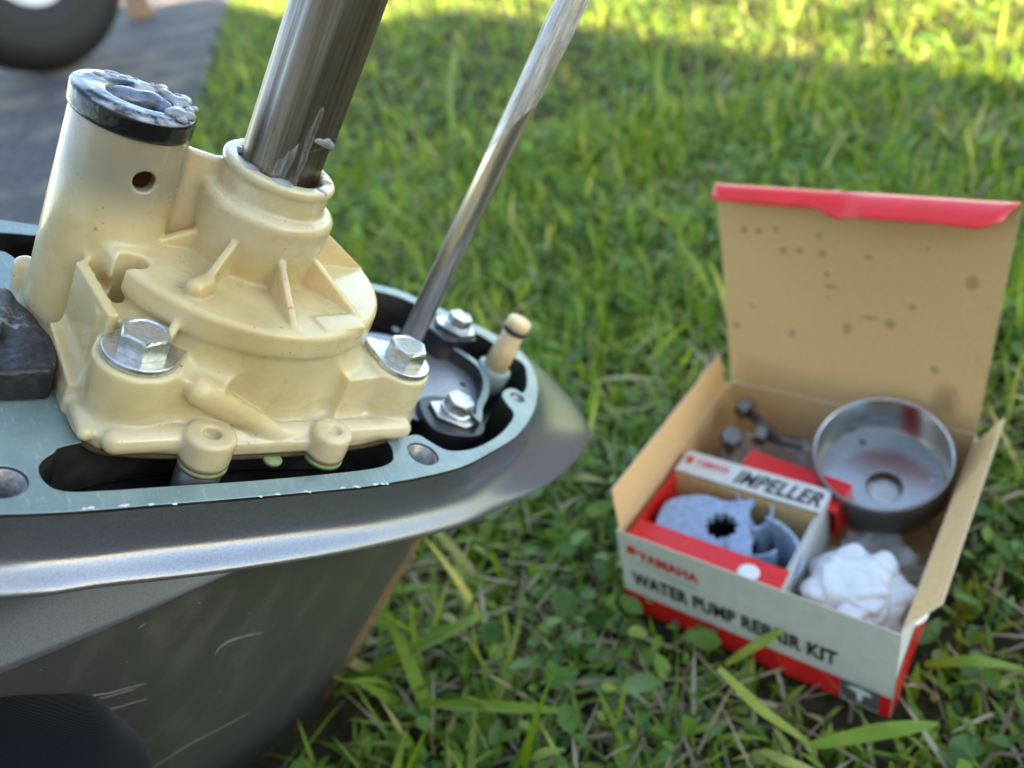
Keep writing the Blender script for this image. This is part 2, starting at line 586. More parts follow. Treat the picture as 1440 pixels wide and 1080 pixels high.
def surface_nets(S, org, h):
    """Naive surface nets on a signed distance grid."""
    nx, ny, nz = S.shape
    neg = S < 0
    corners = [(i, j, k) for i in (0, 1) for j in (0, 1) for k in (0, 1)]
    cnt = np.zeros((nx - 1, ny - 1, nz - 1), np.int8)
    for (i, j, k) in corners:
        cnt += neg[i:nx - 1 + i, j:ny - 1 + j, k:nz - 1 + k]
    act = (cnt > 0) & (cnt < 8)
    idx = np.argwhere(act)
    ids = np.full(act.shape, -1, np.int32)
    ids[act] = np.arange(len(idx))
    acc = np.zeros((len(idx), 3))
    num = np.zeros(len(idx))
    vals = {c: S[idx[:, 0] + c[0], idx[:, 1] + c[1], idx[:, 2] + c[2]].astype(float) for c in corners}
    for a in corners:
        for ax in range(3):
            if a[ax]:
                continue
            b = list(a)
            b[ax] = 1
            b = tuple(b)
            va, vb = vals[a], vals[b]
            cr = (va < 0) != (vb < 0)
            t = np.where(cr, va / np.where(cr, va - vb, 1), 0)
            p = np.tile(np.array(a, float), (len(idx), 1))
            p[:, ax] = t
            acc += np.where(cr[:, None], p, 0)
            num += cr
    V = (idx + acc / num[:, None]) * h + np.array(org)
    quads = []
    for ax in range(3):
        sl0 = [slice(1, -1)] * 3
        sl1 = [slice(1, -1)] * 3
        sl0[ax] = slice(0, -1)
        sl1[ax] = slice(1, None)
        a = neg[tuple(sl0)]
        b = neg[tuple(sl1)]
        for flip in (False, True):
            e = np.argwhere((a & ~b) if not flip else (~a & b))
            off = np.array([1, 1, 1])
            off[ax] = 0
            e = e + off
            u_, v_ = (ax + 1) % 3, (ax + 2) % 3
            qs = []
            for (du, dv) in ((0, 0), (-1, 0), (-1, -1), (0, -1)):
                c = e.copy()
                c[:, u_] += du
                c[:, v_] += dv
                qs.append(ids[c[:, 0], c[:, 1], c[:, 2]])
            q = np.stack(qs, 1)
            if flip:
                q = q[:, ::-1]
            quads.append(q)
    Q = np.concatenate(quads)
    Q = Q[(Q >= 0).all(1)]
    return V, Q


class SDF:
    """Signed distance grid in mm; .mesh() returns metres."""

    def __init__(self, lo, hi, h):
        self.lo, self.h = np.array(lo, float), h
        ax = [np.arange(lo[i], hi[i] + h, h, dtype=np.float32) for i in range(3)]
        self.X, self.Y, self.Z = ax[0][:, None, None], ax[1][None, :, None], ax[2][None, None, :]
        self.S = np.full((len(ax[0]), len(ax[1]), len(ax[2])), 50, np.float32)

    def add(self, d, k=1.5):
        hh = np.clip(.5 + .5 * (self.S - d) / k, 0, 1)
        self.S = self.S + (d - self.S) * hh - k * hh * (1 - hh)

    def sub(self, d, k=.6):
        hh = np.clip(.5 - .5 * (self.S + d) / k, 0, 1)
        self.S = self.S + (-d - self.S) * hh + k * hh * (1 - hh)

    def cyl(self, x, y, r, z0, z1, rnd=1.0, r1=None):
        zz = np.clip((self.Z - z0) / (z1 - z0), 0, 1)
        rr = r if r1 is None else r + (r1 - r) * zz
        d1 = np.sqrt((self.X - x) ** 2 + (self.Y - y) ** 2) - rr + rnd
        d2 = np.abs(self.Z - (z0 + z1) / 2) - (z1 - z0) / 2 + rnd
        return np.minimum(np.maximum(d1, d2), 0) + np.sqrt(np.maximum(d1, 0) ** 2 + np.maximum(d2, 0) ** 2) - rnd

    def cap(self, a, b, r, r1=None):
        a, b = np.array(a, float), np.array(b, float)
        ba = b - a
        t = np.clip(((self.X - a[0]) * ba[0] + (self.Y - a[1]) * ba[1] + (self.Z - a[2]) * ba[2]) / (ba @ ba), 0, 1)
        rr = r if r1 is None else r + (r1 - r) * t
        return np.sqrt((self.X - a[0] - t * ba[0]) ** 2 + (self.Y - a[1] - t * ba[1]) ** 2 + (self.Z - a[2] - t * ba[2]) ** 2) - rr

    def poly(self, pts, z0, z1, rnd=.8):
        P = np.array(pts, float)
        x, y = self.X[:, :, 0] + 0 * self.Y[:, :, 0], self.Y[:, :, 0] + 0 * self.X[:, :, 0]
        d = np.full(x.shape, 1e9)
        s = np.ones(x.shape)
        n = len(P)
        for i in range(n):
            a, b = P[i], P[i - 1]
            ex, ey = b - a
            wx, wy = x - a[0], y - a[1]
            t = np.clip((wx * ex + wy * ey) / (ex * ex + ey * ey), 0, 1)
            d = np.minimum(d, (wx - ex * t) ** 2 + (wy - ey * t) ** 2)
            c1, c2, c3 = y >= a[1], y < b[1], ex * wy > ey * wx
            s = np.where((c1 & c2 & c3) | (~c1 & ~c2 & ~c3), -s, s)
        d1 = (s * np.sqrt(d))[:, :, None].astype(np.float32) + rnd
        d2 = np.abs(self.Z - (z0 + z1) / 2) - (z1 - z0) / 2 + rnd
        return np.minimum(np.maximum(d1, d2), 0) + np.sqrt(np.maximum(d1, 0) ** 2 + np.maximum(d2, 0) ** 2) - rnd

    def slab(self, p0, p1, th, zb, zt0, zt1):
        """wall from p0 to p1 (xy), thickness th, bottom zb, top sloping zt0 -> zt1"""
        p0, p1 = np.array(p0, float), np.array(p1, float)
        d = p1 - p0
        L = np.linalg.norm(d)
        d /= L
        a = (self.X - p0[0]) * d[0] + (self.Y - p0[1]) * d[1]
        t = -(self.X - p0[0]) * d[1] + (self.Y - p0[1]) * d[0]
        sl = (zt1 - zt0) / L
        top = (self.Z - (zt0 + sl * a)) / math.sqrt(1 + sl * sl)
        e = .5
        return np.maximum(np.maximum(np.maximum(-a, a - L), np.abs(t) - th / 2 + e), np.maximum(zb - self.Z, top + e)) - e

    def ell(self, c, r):
        q = np.sqrt(((self.X - c[0]) / r[0]) ** 2 + ((self.Y - c[1]) / r[1]) ** 2 + ((self.Z - c[2]) / r[2]) ** 2)
        return (q - 1) * min(r)

    def mesh(self, relax=1):
        V, Q = surface_nets(self.S, self.lo, self.h)
        for _ in range(relax):
            A = np.zeros_like(V)
            n = np.zeros(len(V))
            for i in range(4):
                for j in ((i + 1) % 4, (i + 3) % 4):
                    np.add.at(A, Q[:, i], V[Q[:, j]])
                    np.add.at(n, Q[:, i], 1)
            V = V * .55 + .45 * A / np.maximum(n, 1)[:, None]
        return V / 1000, Q


def smooth_closed(pts, n=8):
    P = np.array(pts, float)
    out = []
    N = len(P)
    for i in range(N):
        p0, p1, p2, p3 = P[i - 1], P[i], P[(i + 1) % N], P[(i + 2) % N]
        for k in range(n):
            t = k / n
            out.append(.5 * ((2 * p1) + (p2 - p0) * t + (2 * p0 - 5 * p1 + 4 * p2 - p3) * t * t + (3 * p1 - p0 - 3 * p2 + p3) * t ** 3))
    return np.array(out)


def resample(P, n):
    Q = np.vstack([P, P[:1]])
    s = np.concatenate([[0], np.cumsum(np.linalg.norm(np.diff(Q, axis=0), axis=1))])
    t = np.linspace(0, s[-1], n, endpoint=False)
    return np.stack([np.interp(t, s, Q[:, i]) for i in range(2)], 1)


def plate2d(name, outer, holes, z0, z1, mat, parent, bev=.0003, wall=None):
    """flat plate with holes from closed outlines in mm"""
    cu = bpy.data.curves.new(name, 'CURVE')
    cu.dimensions = '2D'
    cu.fill_mode = 'BOTH'
    for poly in [outer] + holes:
        sp_ = cu.splines.new('POLY')
        sp_.points.add(len(poly) - 1)
        for p_, q in zip(sp_.points, poly):
            p_.co = (q[0] / 1000, q[1] / 1000, 0, 1)
        sp_.use_cyclic_u = True
    cu.extrude = (z1 - z0) / 2000 - bev
    cu.bevel_depth = bev
    cu.bevel_resolution = 2
    cu.offset = -bev
    t = bpy.data.objects.new(name, cu)
    C.objects.link(t)
    dg = bpy.context.evaluated_depsgraph_get()
    me = bpy.data.meshes.new_from_object(t.evaluated_get(dg))
    bpy.data.objects.remove(t)
    me.materials.clear()
    me.materials.append(MAT[mat])
    for v in me.vertices:
        v.co.z += (z0 + z1) / 2000
    if wall:
        me.materials.append(MAT[wall])
        me.update()
        for p_ in me.polygons:
            if abs(p_.normal.z) < .3:
                p_.material_index = 1
    me.name = name
    o = bpy.data.objects.new(name, me)
    C.objects.link(o)
    o.parent = parent
    return o


def circle(x, y, r, n=32, ry=None):
    return [(x + r * math.cos(2 * PI * i / n), y + (ry or r) * math.sin(2 * PI * i / n)) for i in range(n)]


def lathe(name, prof, mat, parent=None, n=64, loc=(0, 0, 0), smooth=True, rot=None, close=True):
    """profile [(r,z)] in metres about local z"""
    V, Fc = [], []
    for (r, z) in prof:
        for i in range(n):
            a = 2 * PI * i / n
            V.append((r * math.cos(a), r * math.sin(a), z))
    for j in range(len(prof) - 1):
        for i in range(n):
            Fc.append((j * n + i, j * n + (i + 1) % n, (j + 1) * n + (i + 1) % n, (j + 1) * n + i))
    if close:
        Fc.append(tuple(range(n))[::-1])
        Fc.append(tuple((len(prof) - 1) * n + i for i in range(n)))
    o = obj(name, V, Fc, mat, parent, smooth)
    o.location = loc
    if rot is not None:
        o.rotation_euler = rot
    return o


def hexhead(name, af, h, mat, parent, loc, rotz=0, dish=True):
    """hexagon bolt head with chamfered, slightly dished top"""
    R = af / math.sqrt(3)
    bm = bmesh.new()
    rings = []
    for (r, z, hexa) in ((R, 0, 1), (R, h * .82, 1), (R * .93, h, 1), (R * .80, h, .25), (R * .72, h * .94, 0), (R * .3, h * .92, 0)):
        ring = []
        for i in range(24):
            a = 2 * PI * i / 24 + rotz
            rel = ((a - rotz + PI / 6) % (PI / 3)) - PI / 6
            rh = (math.sqrt(3) / 2) / math.cos(((a - rotz) % (PI / 3)) - PI / 6)
            rr = r * (rh * hexa + (.93) * (1 - hexa))
            zz = z
            if r == R and z > 0:
                zz = z + h * .10 * (1 - (rh - .866) / .134)
            ring.append(bm.verts.new((rr * math.cos(a), rr * math.sin(a), zz)))
        rings.append(ring)
    for a, b in zip(rings, rings[1:]):
        for i in range(24):
            bm.faces.new((a[i], a[(i + 1) % 24], b[(i + 1) % 24], b[i]))
    bm.faces.new(rings[-1])
    bm.faces.new(rings[0][::-1])
    bmesh.ops.recalc_face_normals(bm, faces=bm.faces)
    o = bm_obj(name, bm, mat, parent)
    o.location = loc
    return o


def text_mesh(s, w, h, bold=.0, shear=0.0):
    """text as a flat mesh fitted to w x h metres, lower-left at origin, in XY"""
    cu = bpy.data.curves.new('t', 'FONT')
    cu.body = s
    cu.size = 1
    cu.offset = bold
    cu.shear = shear
    cu.resolution_u = 3
    cu.space_character = 1.0 + bold * 1.6
    t = bpy.data.objects.new('t', cu)
    C.objects.link(t)
    dg = bpy.context.evaluated_depsgraph_get()
    me = bpy.data.meshes.new_from_object(t.evaluated_get(dg))
    bpy.data.objects.remove(t)
    co_ = np.array([v.co[:] for v in me.vertices])
    lo, hi = co_.min(0), co_.max(0)
    for v in me.vertices:
        v.co.x = (v.co.x - lo[0]) / (hi[0] - lo[0]) * w
        v.co.y = (v.co.y - lo[1]) / (hi[1] - lo[1]) * h
    return me


# ------------------------------------------------------------------ setting
ASPH_A, ASPH_B = ground_px(322, 4), ground_px(262, 195)
adir = (ASPH_A - ASPH_B) / np.linalg.norm(ASPH_A - ASPH_B)
anor = np.array([-adir[1], adir[0]])         # points to the driveway side (left)
if anor[0] > 0:
    anor = -anor
gv, gf = [], []
xs = np.concatenate([[-260, -60, -12], np.linspace(-4, 4, 41), [12, 60, 260]])
ys = np.concatenate([[-260, -60, -12], np.linspace(-2, 6, 41), [12, 60, 260]])
for y in ys:
    for x in xs:
        z = -.008
        if abs(x) < 4.1 and -2.1 < y < 6.1:
            z += .006 * mnoise.noise(Vector((x * 3, y * 3, 0)))
        gv.append((x, y, z))
nxs = len(xs)
for j in range(len(ys) - 1):
    for i in range(nxs - 1):
        gf.append((j * nxs + i, j * nxs + i + 1, (j + 1) * nxs + i + 1, (j + 1) * nxs + i))
tag(obj('ground', gv, gf, 'soil'), kind='structure')

# driveway: a slab a little above the soil with a broken edge
edge = []
for i in range(121):
    s = -1.2 + i * .1
    p = ASPH_B + adir * s + anor * (.012 * mnoise.noise(Vector((s * 6, 3, 0))) + .012 * mnoise.noise(Vector((s * 19, 1, 0))))
    edge.append(p)
dv, df = [], []
for p in edge:
    dv += [(p[0], p[1], -.02), (p[0], p[1], .004), (p[0] + anor[0] * .012, p[1] + anor[1] * .012, .010), (p[0] + anor[0] * 6, p[1] + anor[1] * 6, .010)]
for i in range(120):
    for k in range(3):
        df.append((i * 4 + k, i * 4 + k + 1, (i + 1) * 4 + k + 1, (i + 1) * 4 + k))
tag(obj('driveway', dv, df, 'asphalt', smooth=False), kind='structure')

# unseen block added behind the camera, shaped so its top throws the lawn's shade
HH, HH2 = 2.7, 3.7
wd = np.array([-.995, .10])
wd /= np.linalg.norm(wd)
base_c = P_COR - sg * HH / math.tan(SUN_EL)
base_w = ground_px(300, 0) - sg * HH2 / math.tan(SUN_EL)


def block(p, d, length, depth, h0, h1, over=0.0):
    n_ = np.array([-d[1], d[0]])
    if n_ @ sg > 0:
        n_ = -n_
    a = p - d * over - n_ * over
    cs = [a, a + d * (length + 2 * over), a + d * (length + 2 * over) + n_ * (depth + 2 * over), a + n_ * (depth + 2 * over)]
    V = [(c_[0], c_[1], h0) for c_ in cs] + [(c_[0], c_[1], h1) for c_ in cs]
    return V, [(0, 1, 2, 3), (4, 5, 6, 7), (0, 1, 5, 4), (1, 2, 6, 5), (2, 3, 7, 6), (3, 0, 4, 7)]


shade_blocker = tag(empty('shade_blocker', loc=(0, 0, 0)), 'unseen cream block added to cast the shade over the lawn', 'shade_blocker')
HL = 6.0
V, Fc = block(base_c, wd, HL, 5, -.01, HH - .15)
obj('wall', V, Fc, 'blocker_wall', shade_blocker, False)
V, Fc = block(base_c, wd, HL + .1, 5, HH - .15, HH)
obj('blocker_top', V, Fc, 'blocker_roof', shade_blocker, False)
V, Fc = block(base_w, wd, 6, 5, -.01, HH2 - .15)  # taller added wing, keeps the far left in shade
obj('wall', V, Fc, 'blocker_wall', shade_blocker, False)
V, Fc = block(base_w, wd, 6.1, 5, HH2 - .15, HH2)
obj('blocker_top', V, Fc, 'blocker_roof', shade_blocker, False)

# unseen sparse tree added beside the block to dapple the edge of the sun
def tree(p, dist, rad, n, seed, label):
    r = np.random.default_rng(seed)
    c = np.array([p[0], p[1], 0]) + to_sun * dist
    t = tag(empty('dapple_tree', loc=(c[0], c[1], 0)), label, 'tree')
    tr = lathe('trunk', [(.05, -.02), (.04, .3), (.03, c[2] * .5), (.018, c[2] * .9), (.006, c[2] + .3)], 'wood_block', t, 12)
    for k in range(7):
        a = k * 2.4
        h0 = c[2] * (.6 + .05 * k)
        e_ = Vector((math.cos(a) * rad * .8, math.sin(a) * rad * .8, c[2] - h0 + .3 * math.sin(k)))
        lathe('limb', [(.012, 0), (.008, e_.length * .6), (.003, e_.length)], 'wood_block', tr, 8, (0, 0, h0), rot=e_.to_track_quat('Z', 'Y').to_euler())
    q = r.normal(0, 1, (n, 3))
    q = q / np.linalg.norm(q, axis=1)[:, None] * (r.random(n) ** .4)[:, None]
    q = q * np.array([rad, rad, rad * .8]) + np.array([0, 0, c[2]])
    d = r.normal(0, 1, (n, 3))
    d /= np.linalg.norm(d, axis=1)[:, None]
    e_ = np.cross(d, r.normal(0, 1, (n, 3)))
    e_ /= np.linalg.norm(e_, axis=1)[:, None]
    sz = r.uniform(.03, .065, n)[:, None]
    V = np.stack([q - d * sz, q + e_ * sz * .45, q + d * sz, q - e_ * sz * .45], 1).reshape(-1, 3)
    o = np_obj('crown', V, np.arange(n * 4).reshape(-1, 4), 'clover', t, False)
    at = o.data.attributes.new('tint', 'FLOAT', 'POINT')
    at.data.foreach_set('value', np.repeat(r.random(n), 4).astype(np.float32))


tree(P_R * .5 + P_COR * .5 + np.array([.22, .12]), 4.4, .62, 150, 3, 'unseen sparse tree added to dapple the edge of the sunlight')

# ------------------------------------------------------------------ outboard lower unit
uO = np.array([-0.09299747, 0.00894764, 0.24243241])
uX = np.array([0.71884615, -0.01316217, 0.69504458])
uY = -np.array([0.5358083, -0.62652153, -0.56602141])
uZ = np.array([0.44291046, 0.77929297, -0.44332019])
wx_, wy_, wz_, wo_ = M3 @ uX, M3 @ uY, M3 @ uZ, c2w(uO)
UM = Matrix([[wx_[i], wy_[i], wz_[i], wo_[i]] for i in range(3)] + [[0, 0, 0, 1]])


def L(x, y, h=0):
    """photo pixel -> local mm on the plane at height h above the flange face"""
    d = ray(x, y)
    Q = uO + h / 1000 * uZ
    p = d * ((Q @ uZ) / (d @ uZ)) - Q
    return np.array([p @ uX * 1000, p @ uY * 1000])


unit = empty('outboard_lower_unit', UM)
tag(unit, 'grey outboard motor lower unit with cream water pump housing and upright steel driveshaft', 'outboard motor')

# --- flange (top face)
FLANGE = [(-66, -59.6), (-31, -61.1), (7, -61.5), (31, -61), (61, -57.3), (82, -50.5), (102.4, -41.7), (122.6, -26.9), (138, -9), (144.5, 8), (141, 20), (132, 30), (107, 50),
          (91, 57), (40, 63), (-36, 69), (-66, 68), (-120, 60), (-165, 38), (-182, 4), (-165, -30), (-120, -51)]
PLATE = [(-64, -67), (-44, -68), (-15, -69.5), (24, -69.5), (64, -66.5), (88, -61), (116, -54), (141, -44), (160, -34), (173, -24), (179.5, -11), (182, 5), (180, 28), (170, 44),
         (150, 56), (120, 64), (60, 70), (0, 75), (-60, 75), (-125, 66), (-176, 42), (-194, 4), (-176, -34), (-125, -58)]
fo = smooth_closed(FLANGE, 8)
slot = smooth_closed([L(55, 655), L(64, 678), L(92, 690), L(150, 689), L(239, 683), L(340, 676.5), L(440, 668), L(520, 659), L(547, 651), L(553, 640), L(546, 622), (38, -38), (20, -36), (-20, -34), L(105, 624), L(75, 637)], 6)
NOSE = [L(*p) for p in [(551, 609), (587, 611), (604, 620), (627, 632), (651, 633), (675, 627), (702, 611), (719, 592), (722, 580), (714, 569), (706, 556), (711, 547.5), (723, 546), (735, 552), (740.5, 544), (741, 529), (737, 513), (720, 500), (684, 476), (667, 467), (584, 427), (539, 411)]] + [(60, 55), (40, 52), (34, 30), (40, -20)]
nose = smooth_closed(NOSE, 6)
far_l = smooth_closed([L(-60, 326), L(0, 327), L(40, 330), L(58, 334), L(56, 360), L(44, 369), L(24, 364), L(0, 352), L(-60, 350)], 6)
holes = [slot, nose, far_l, circle(*L(595, 638), 5.4), circle(*L(3, 677), 5.0), circle(*L(728, 559), 3.1), circle(*L(-90, 640), 5.0)]
flange = plate2d('flange', fo, holes, -17, 0, 'teal', unit, .00035, 'pocket_shade')

# inner floor below the openings, its black colour standing for shade deep inside
pl_in = resample(fo, 120)
cen = pl_in.mean(0)
fl_poly = cen + (pl_in - cen) * .985
plate2d('cavity_floor', fl_poly, [], -18.2, -17.2, 'cavity_shade', unit, .0001)
# bushings in the bolt holes
for q, r in ((L(595, 638), 5.3), (L(3, 677), 4.9), (L(728, 559), 3.0)):
    lathe('hole_lining', [(r / 1000, -.016), (r / 1000, -.0006), (r / 1000 - .0005, -.0008), (r / 1000 - .0005, -.016)], 'plate', unit, 32, (q[0] / 1000, q[1] / 1000, 0), close=False)

# --- skirt: wall, fillet, sloping rim, thin lip
NR = 260
foR, plR = resample(fo, NR), resample(smooth_closed(PLATE, 8), NR)


def align(A, Bp):
    ia = int(np.argmax(A[:, 0] - .02 * np.abs(A[:, 1] - 6)))
    ib = int(np.argmax(Bp[:, 0] - .02 * np.abs(Bp[:, 1] - 8)))
    return np.roll(A, -ia, 0), np.roll(Bp, -ib, 0)


foR, plR = align(foR, plR)
# half-wise arc length match: nose to tail
prof = [(.0, -.8), (.01, -3), (.025, -5.5), (.05, -7.8), (.09, -9.8), (.145, -11.5), (.21, -12.7), (.3, -13.7), (.42, -14.6), (.55, -15.4), (.68, -16.1), (.8, -16.75), (.9, -17.35), (.965, -17.85), (.992, -18.2), (1.0, -18.6), (.99, -19.0), (.9, -19.2), (.65, -19.3), (.4, -19.4)]
V, Q = [], []
nrm = np.roll(foR, -1, 0) - np.roll(foR, 1, 0)
nrm = np.stack([nrm[:, 1], -nrm[:, 0]], 1)
nrm /= np.linalg.norm(nrm, axis=1)[:, None]
for (s, z) in prof:
    ring = foR + nrm * .25 + (plR - foR) * s
    for p in ring:
        V.append((p[0] / 1000, p[1] / 1000, z / 1000))
for j in range(len(prof) - 1):
    for i in range(NR):
        Q.append((j * NR + i, j * NR + (i + 1) % NR, (j + 1) * NR + (i + 1) % NR, (j + 1) * NR + i))
skirt = obj('skirt', V, Q, 'paint', unit)

# --- strut below the plate
NS = 180


def half_w(x):
    if x > -20:
        return 29 * math.sqrt(max(0, 1 - ((x + 20) / 155) ** 2))
    return 29.0 * math.sqrt(max(0, 1 - ((x + 20) / 150) ** 2)) ** .8


def crease_z(x):
    return min(-53 + .49 * (x - 3), -25)


def col_x(k):
    a = 2 * PI * k / NS
    return min(-20 + (155 if math.cos(a) > 0 else 150) * math.cos(a), 135), (-1 if math.sin(a) < 0 else 1)


def bulge(x):
    return 20 * max(0, min(1, (95 - x) / 85)) ** .8


def side_pt(x, sgn, z, ex):
    hw = half_w(x)
    return (x / 1000, (sgn * (hw + ex * min(1, hw / 14)) + 4) / 1000, z / 1000)


def loft(name, rows, mat):
    V, Q = [], []
    for row in rows:
        V += row
    for j in range(len(rows) - 1):
        for i in range(NS):
            Q.append((j * NS + i, j * NS + (i + 1) % NS, (j + 1) * NS + (i + 1) % NS, (j + 1) * NS + i))
    return obj(name, V, Q, mat, unit)


# shoulder: swells out below the plate and ends in a crease
rows = []
for t in np.linspace(0, 1, 26):
    row = []
    for k in range(NS):
        x, sg_ = col_x(k)
        z = -19.5 + (crease_z(x) + 19.5) * t
        row.append(side_pt(x, sg_, z, bulge(x) * t ** 2.3))
    rows.append(row)
for (dz, dx) in ((-.5, .05), (-.95, -.25), (-1.15, -.8)):
    rows.append([side_pt(*col_x(k), crease_z(col_x(k)[0]) + dz, bulge(col_x(k)[0]) + dx * min(1, bulge(col_x(k)[0]) / 3)) for k in range(NS)])
shoulder = loft('shoulder', rows, 'paint')
rows = []
for t in np.linspace(0, 1, 40):
    row = []
    for k in range(NS):
        x, sg_ = col_x(k)
        zc = crease_z(x)
        z = zc - .9 + (-262 - zc) * t
        row.append(side_pt(x, sg_, z, (bulge(x) * .94 - .5) * (1 - .8 * t)))
    rows.append(row)
strut = loft('strut', rows, 'side')

# --- pump housing
g = SDF((-56, -58, -3), (60, 50, 71), .54)
foot = [L(34, 463, 1), L(48, 490, 1), L(80, 526, 1), L(90, 572, 1), L(102, 606, 1), L(135, 630, 1), L(185, 636, 1), (-26, -45), (-10, -46.5), (10, -46.5), (30, -45), (44, -42), (53, -36), (55, -26), (50, 0), (44, 24), (26, 42), (-10, 46), (-40, 36), (-53, 20)]
g.add(g.poly(foot, 0, 5.0, 1.4), .5)
g.add(g.cyl(0, 0, 38.8, 0, 33, 1.5, 38.6), 3)
# squared front-left and front-right walls that fair the bosses into the drum
g.add(g.slab((-34, -26), (-14, -33), 17, 0, 20, 19), 6)
g.add(g.slab((43, -26), (22, -30), 14, 0, 20, 20), 6)
g.add(g.cyl(-35.2, -30.5, 11.0, 0, 21.5, 1.0, 10.6), 3.5)
g.add(g.cyl(44, -30, 10.4, 0, 21.5, 1.0, 10.0), 3.5)
g.add(g.cyl(0, 0, 39.8, 28.5, 36.6, 1.8), 2.0)
# delivery tube
g.add(g.cyl(-36.5, 11, 15.8, 0, 66.5, .6, 13.9), 2.5)
# gusset walls between tube and left boss
g.add(g.slab((-44.5, -4), (-41.2, -24), 2.6, 2, 31, 29), 2.5)
g.add(g.slab((-47, -6), (-46.0, -26), 4.5, 0, 13, 9), 3)
g.add(g.slab((-31.5, -4), (-27.5, -18), 3.0, 2, 30, 27), 3)
g.add(g.slab((-41, -16), (-28, -20), 8, 0, 25, 25), 3)
g.add(g.slab((-40.5, -9), (-29, -12), 15, 0, 24.5, 24.5), 1.5)
# collar
g.add(g.cyl(0, 0, 16.6, 34, 57.0, 2.8, 18.7), 1.6)
g.add(g.cyl(0, 0, 14.8, 50, 65.6, .7, 14.6), 1.1)
g.add(g.cyl(0, 0, 15.5, 63.2, 66.2, 1.2), .8)
# web from tube to collar
g.add(g.slab((-34, 10.5), (-10, 3.5), 3.0, 30, 62.5, 62.5), 1.6)
# ribs on the disc
for (ang, r0, r1, z0, z1, th) in ((-134, 15, 32, 49.5, 39.0, 2.0), (-91, 15, 37, 48, 36.6, 2.1), (-50, 15, 37.5, 48, 36.4, 2.2), (4, 15, 39, 52, 36.8, 2.4), (178, 15, 26, 44, 38, 2.6), (48, 15, 38, 49, 36.8, 2.2), (92, 15, 38, 49, 36.8, 2.2)):
    ca, sa = math.cos(math.radians(ang)), math.sin(math.radians(ang))
    g.add(g.slab((r0 * ca, r0 * sa), (r1 * ca, r1 * sa), th, 34, z0, z1), .6)
g.add(g.cap((-20.5, -21.5, 38.3), (-23.5, -23.5, 38.2), 2.8), .9)
g.add(g.cap((-24, -24.2, 36.0), (-31.5, -32.5, 25), 1.2), 1.0)
# raised tab on the disc between two ribs
g.add(g.slab((8, -33.5), (22, -30), 7, 34, 37.2, 37.2), .5)
# front rail with two bosses and a runner
g.add(g.cap((-40, -42.5, 4.0), (46, -41, 4.0), 3.4), .9)
g.add(g.cyl(-18.4, -46.0, 6.6, -1, 9.2, 1.6), 1.0)
g.add(g.cyl(17.2, -46.3, 6.0, -1, 9.2, 1.6), 1.0)
g.add(g.cap((-21.5, -39.0, 17.0), (3.5, -42.5, 3.5), 3.9, 3.2), 1.0)
# outer foot ridge left
p1, p2, p3 = L(62, 480, 6), L(100, 515, 6), L(122, 600, 6)
g.add(g.cap((p1[0], p1[1], 4.5), (p2[0], p2[1], 4.5), 1.9), .8)
g.add(g.cap((p2[0], p2[1], 4.5), (p3[0], p3[1], 4.0), 2.0), .8)
g.add(g.cap((-50.5, 18, 2), (-50.5, 21, 12.5), 3.2), 2)
# openings
g.sub(g.cyl(-18.4, -46.0, 2.3, 6.5, 20, .3), .8)
g.sub(g.cyl(17.2, -46.3, 2.1, 7.8, 20, .3), .8)
g.sub(g.cyl(-35.0, -10.0, 3.7, 17, 60, .3), .7)
g.sub(g.cyl(-23.2, -26.5, 1.6, 16, 30, .3), .5)
g.sub(g.cyl(-36.5, 11, 10.2, 30, 90, .3), .6)
g.sub(g.cap((-34.4, 6, 54), (-34.6, -12, 56), 2.8), .5)
g.sub(g.cyl(0, 0, 11.8, 50, 90, .3), .6)
V, Q = g.mesh(1)
pump = np_obj('pump_housing', V, Q, 'cream', unit)
del g

# thin green gasket under the housing
ft = np.array(foot)
gk = ft.mean(0) + (ft - ft.mean(0)) * .992
plate2d('gasket', smooth_closed(gk, 4), [], -1.0, .12, 'brown_gasket', unit, .0001)
for q in ((-18.4, -46.2, 6.5), (17.2, -46.6, 5.9), (1, -47.0, 2.7)):
    lathe('gasket_tab', [(q[2] / 1000, -.0016), (q[2] / 1000, -.0007), (q[2] / 1000 - .0003, -.0004)], 'green_gasket', unit, 28, (q[0] / 1000, q[1] / 1000, 0))
lathe('boss_pillar', [(.0058, -.017), (.0060, -.0018)], 'side', unit, 28, (-.0184, -.0458, 0))

# tube seal and grease
g = SDF((-53, -6, 62), (-19, 29, 77), .42)
g.add(g.cyl(-36.5, 11, 14.6, 65.2, 71.0, .8), .3)
g.add(g.cyl(-36.5, 11, 12.6, 68, 71.6, .8), .8)
g.sub(g.ell((-34.6, 11.0, 73.6), (9.0, 7.4, 8.5)), 1.6)
V, Q = g.mesh(1)
seal = np_obj('tube_seal', V, Q, 'wet_rubber', pump)
rr = random.Random(5)
g = SDF((-53, -6, 60), (-17, 30, 78), .42)
for (x, y, z, rx, ry, rz) in ((-37.5, 13.2, 69.4, 5.6, 3.4, 2.6), (-32.5, 12.5, 70.2, 4.0, 3.0, 2.4), (-29.8, 10.0, 69.6, 2.6, 2.6, 2.6)):
    g.add(g.ell((x, y, z), (rx, ry, rz)), .9)
V, Q = g.mesh(1)
np_obj('tube_grease', V, Q, 'dark_grease', pump)
g = SDF((-55, -8, 64), (-17, 30, 78), .36)
for i in range(55):
    a = -1.0 + 1.9 * rr.random()
    r = rr.uniform(9.0, 14.3)
    q = rr.uniform(.45, 1.3)
    g.add(g.ell((-36.5 + r * math.cos(a), 11 + r * math.sin(a), 71.1 + rr.uniform(0, 1.3)), (q * rr.uniform(.8, 1.5), q * rr.uniform(.8, 1.4), q * rr.uniform(.5, .9))), .45)
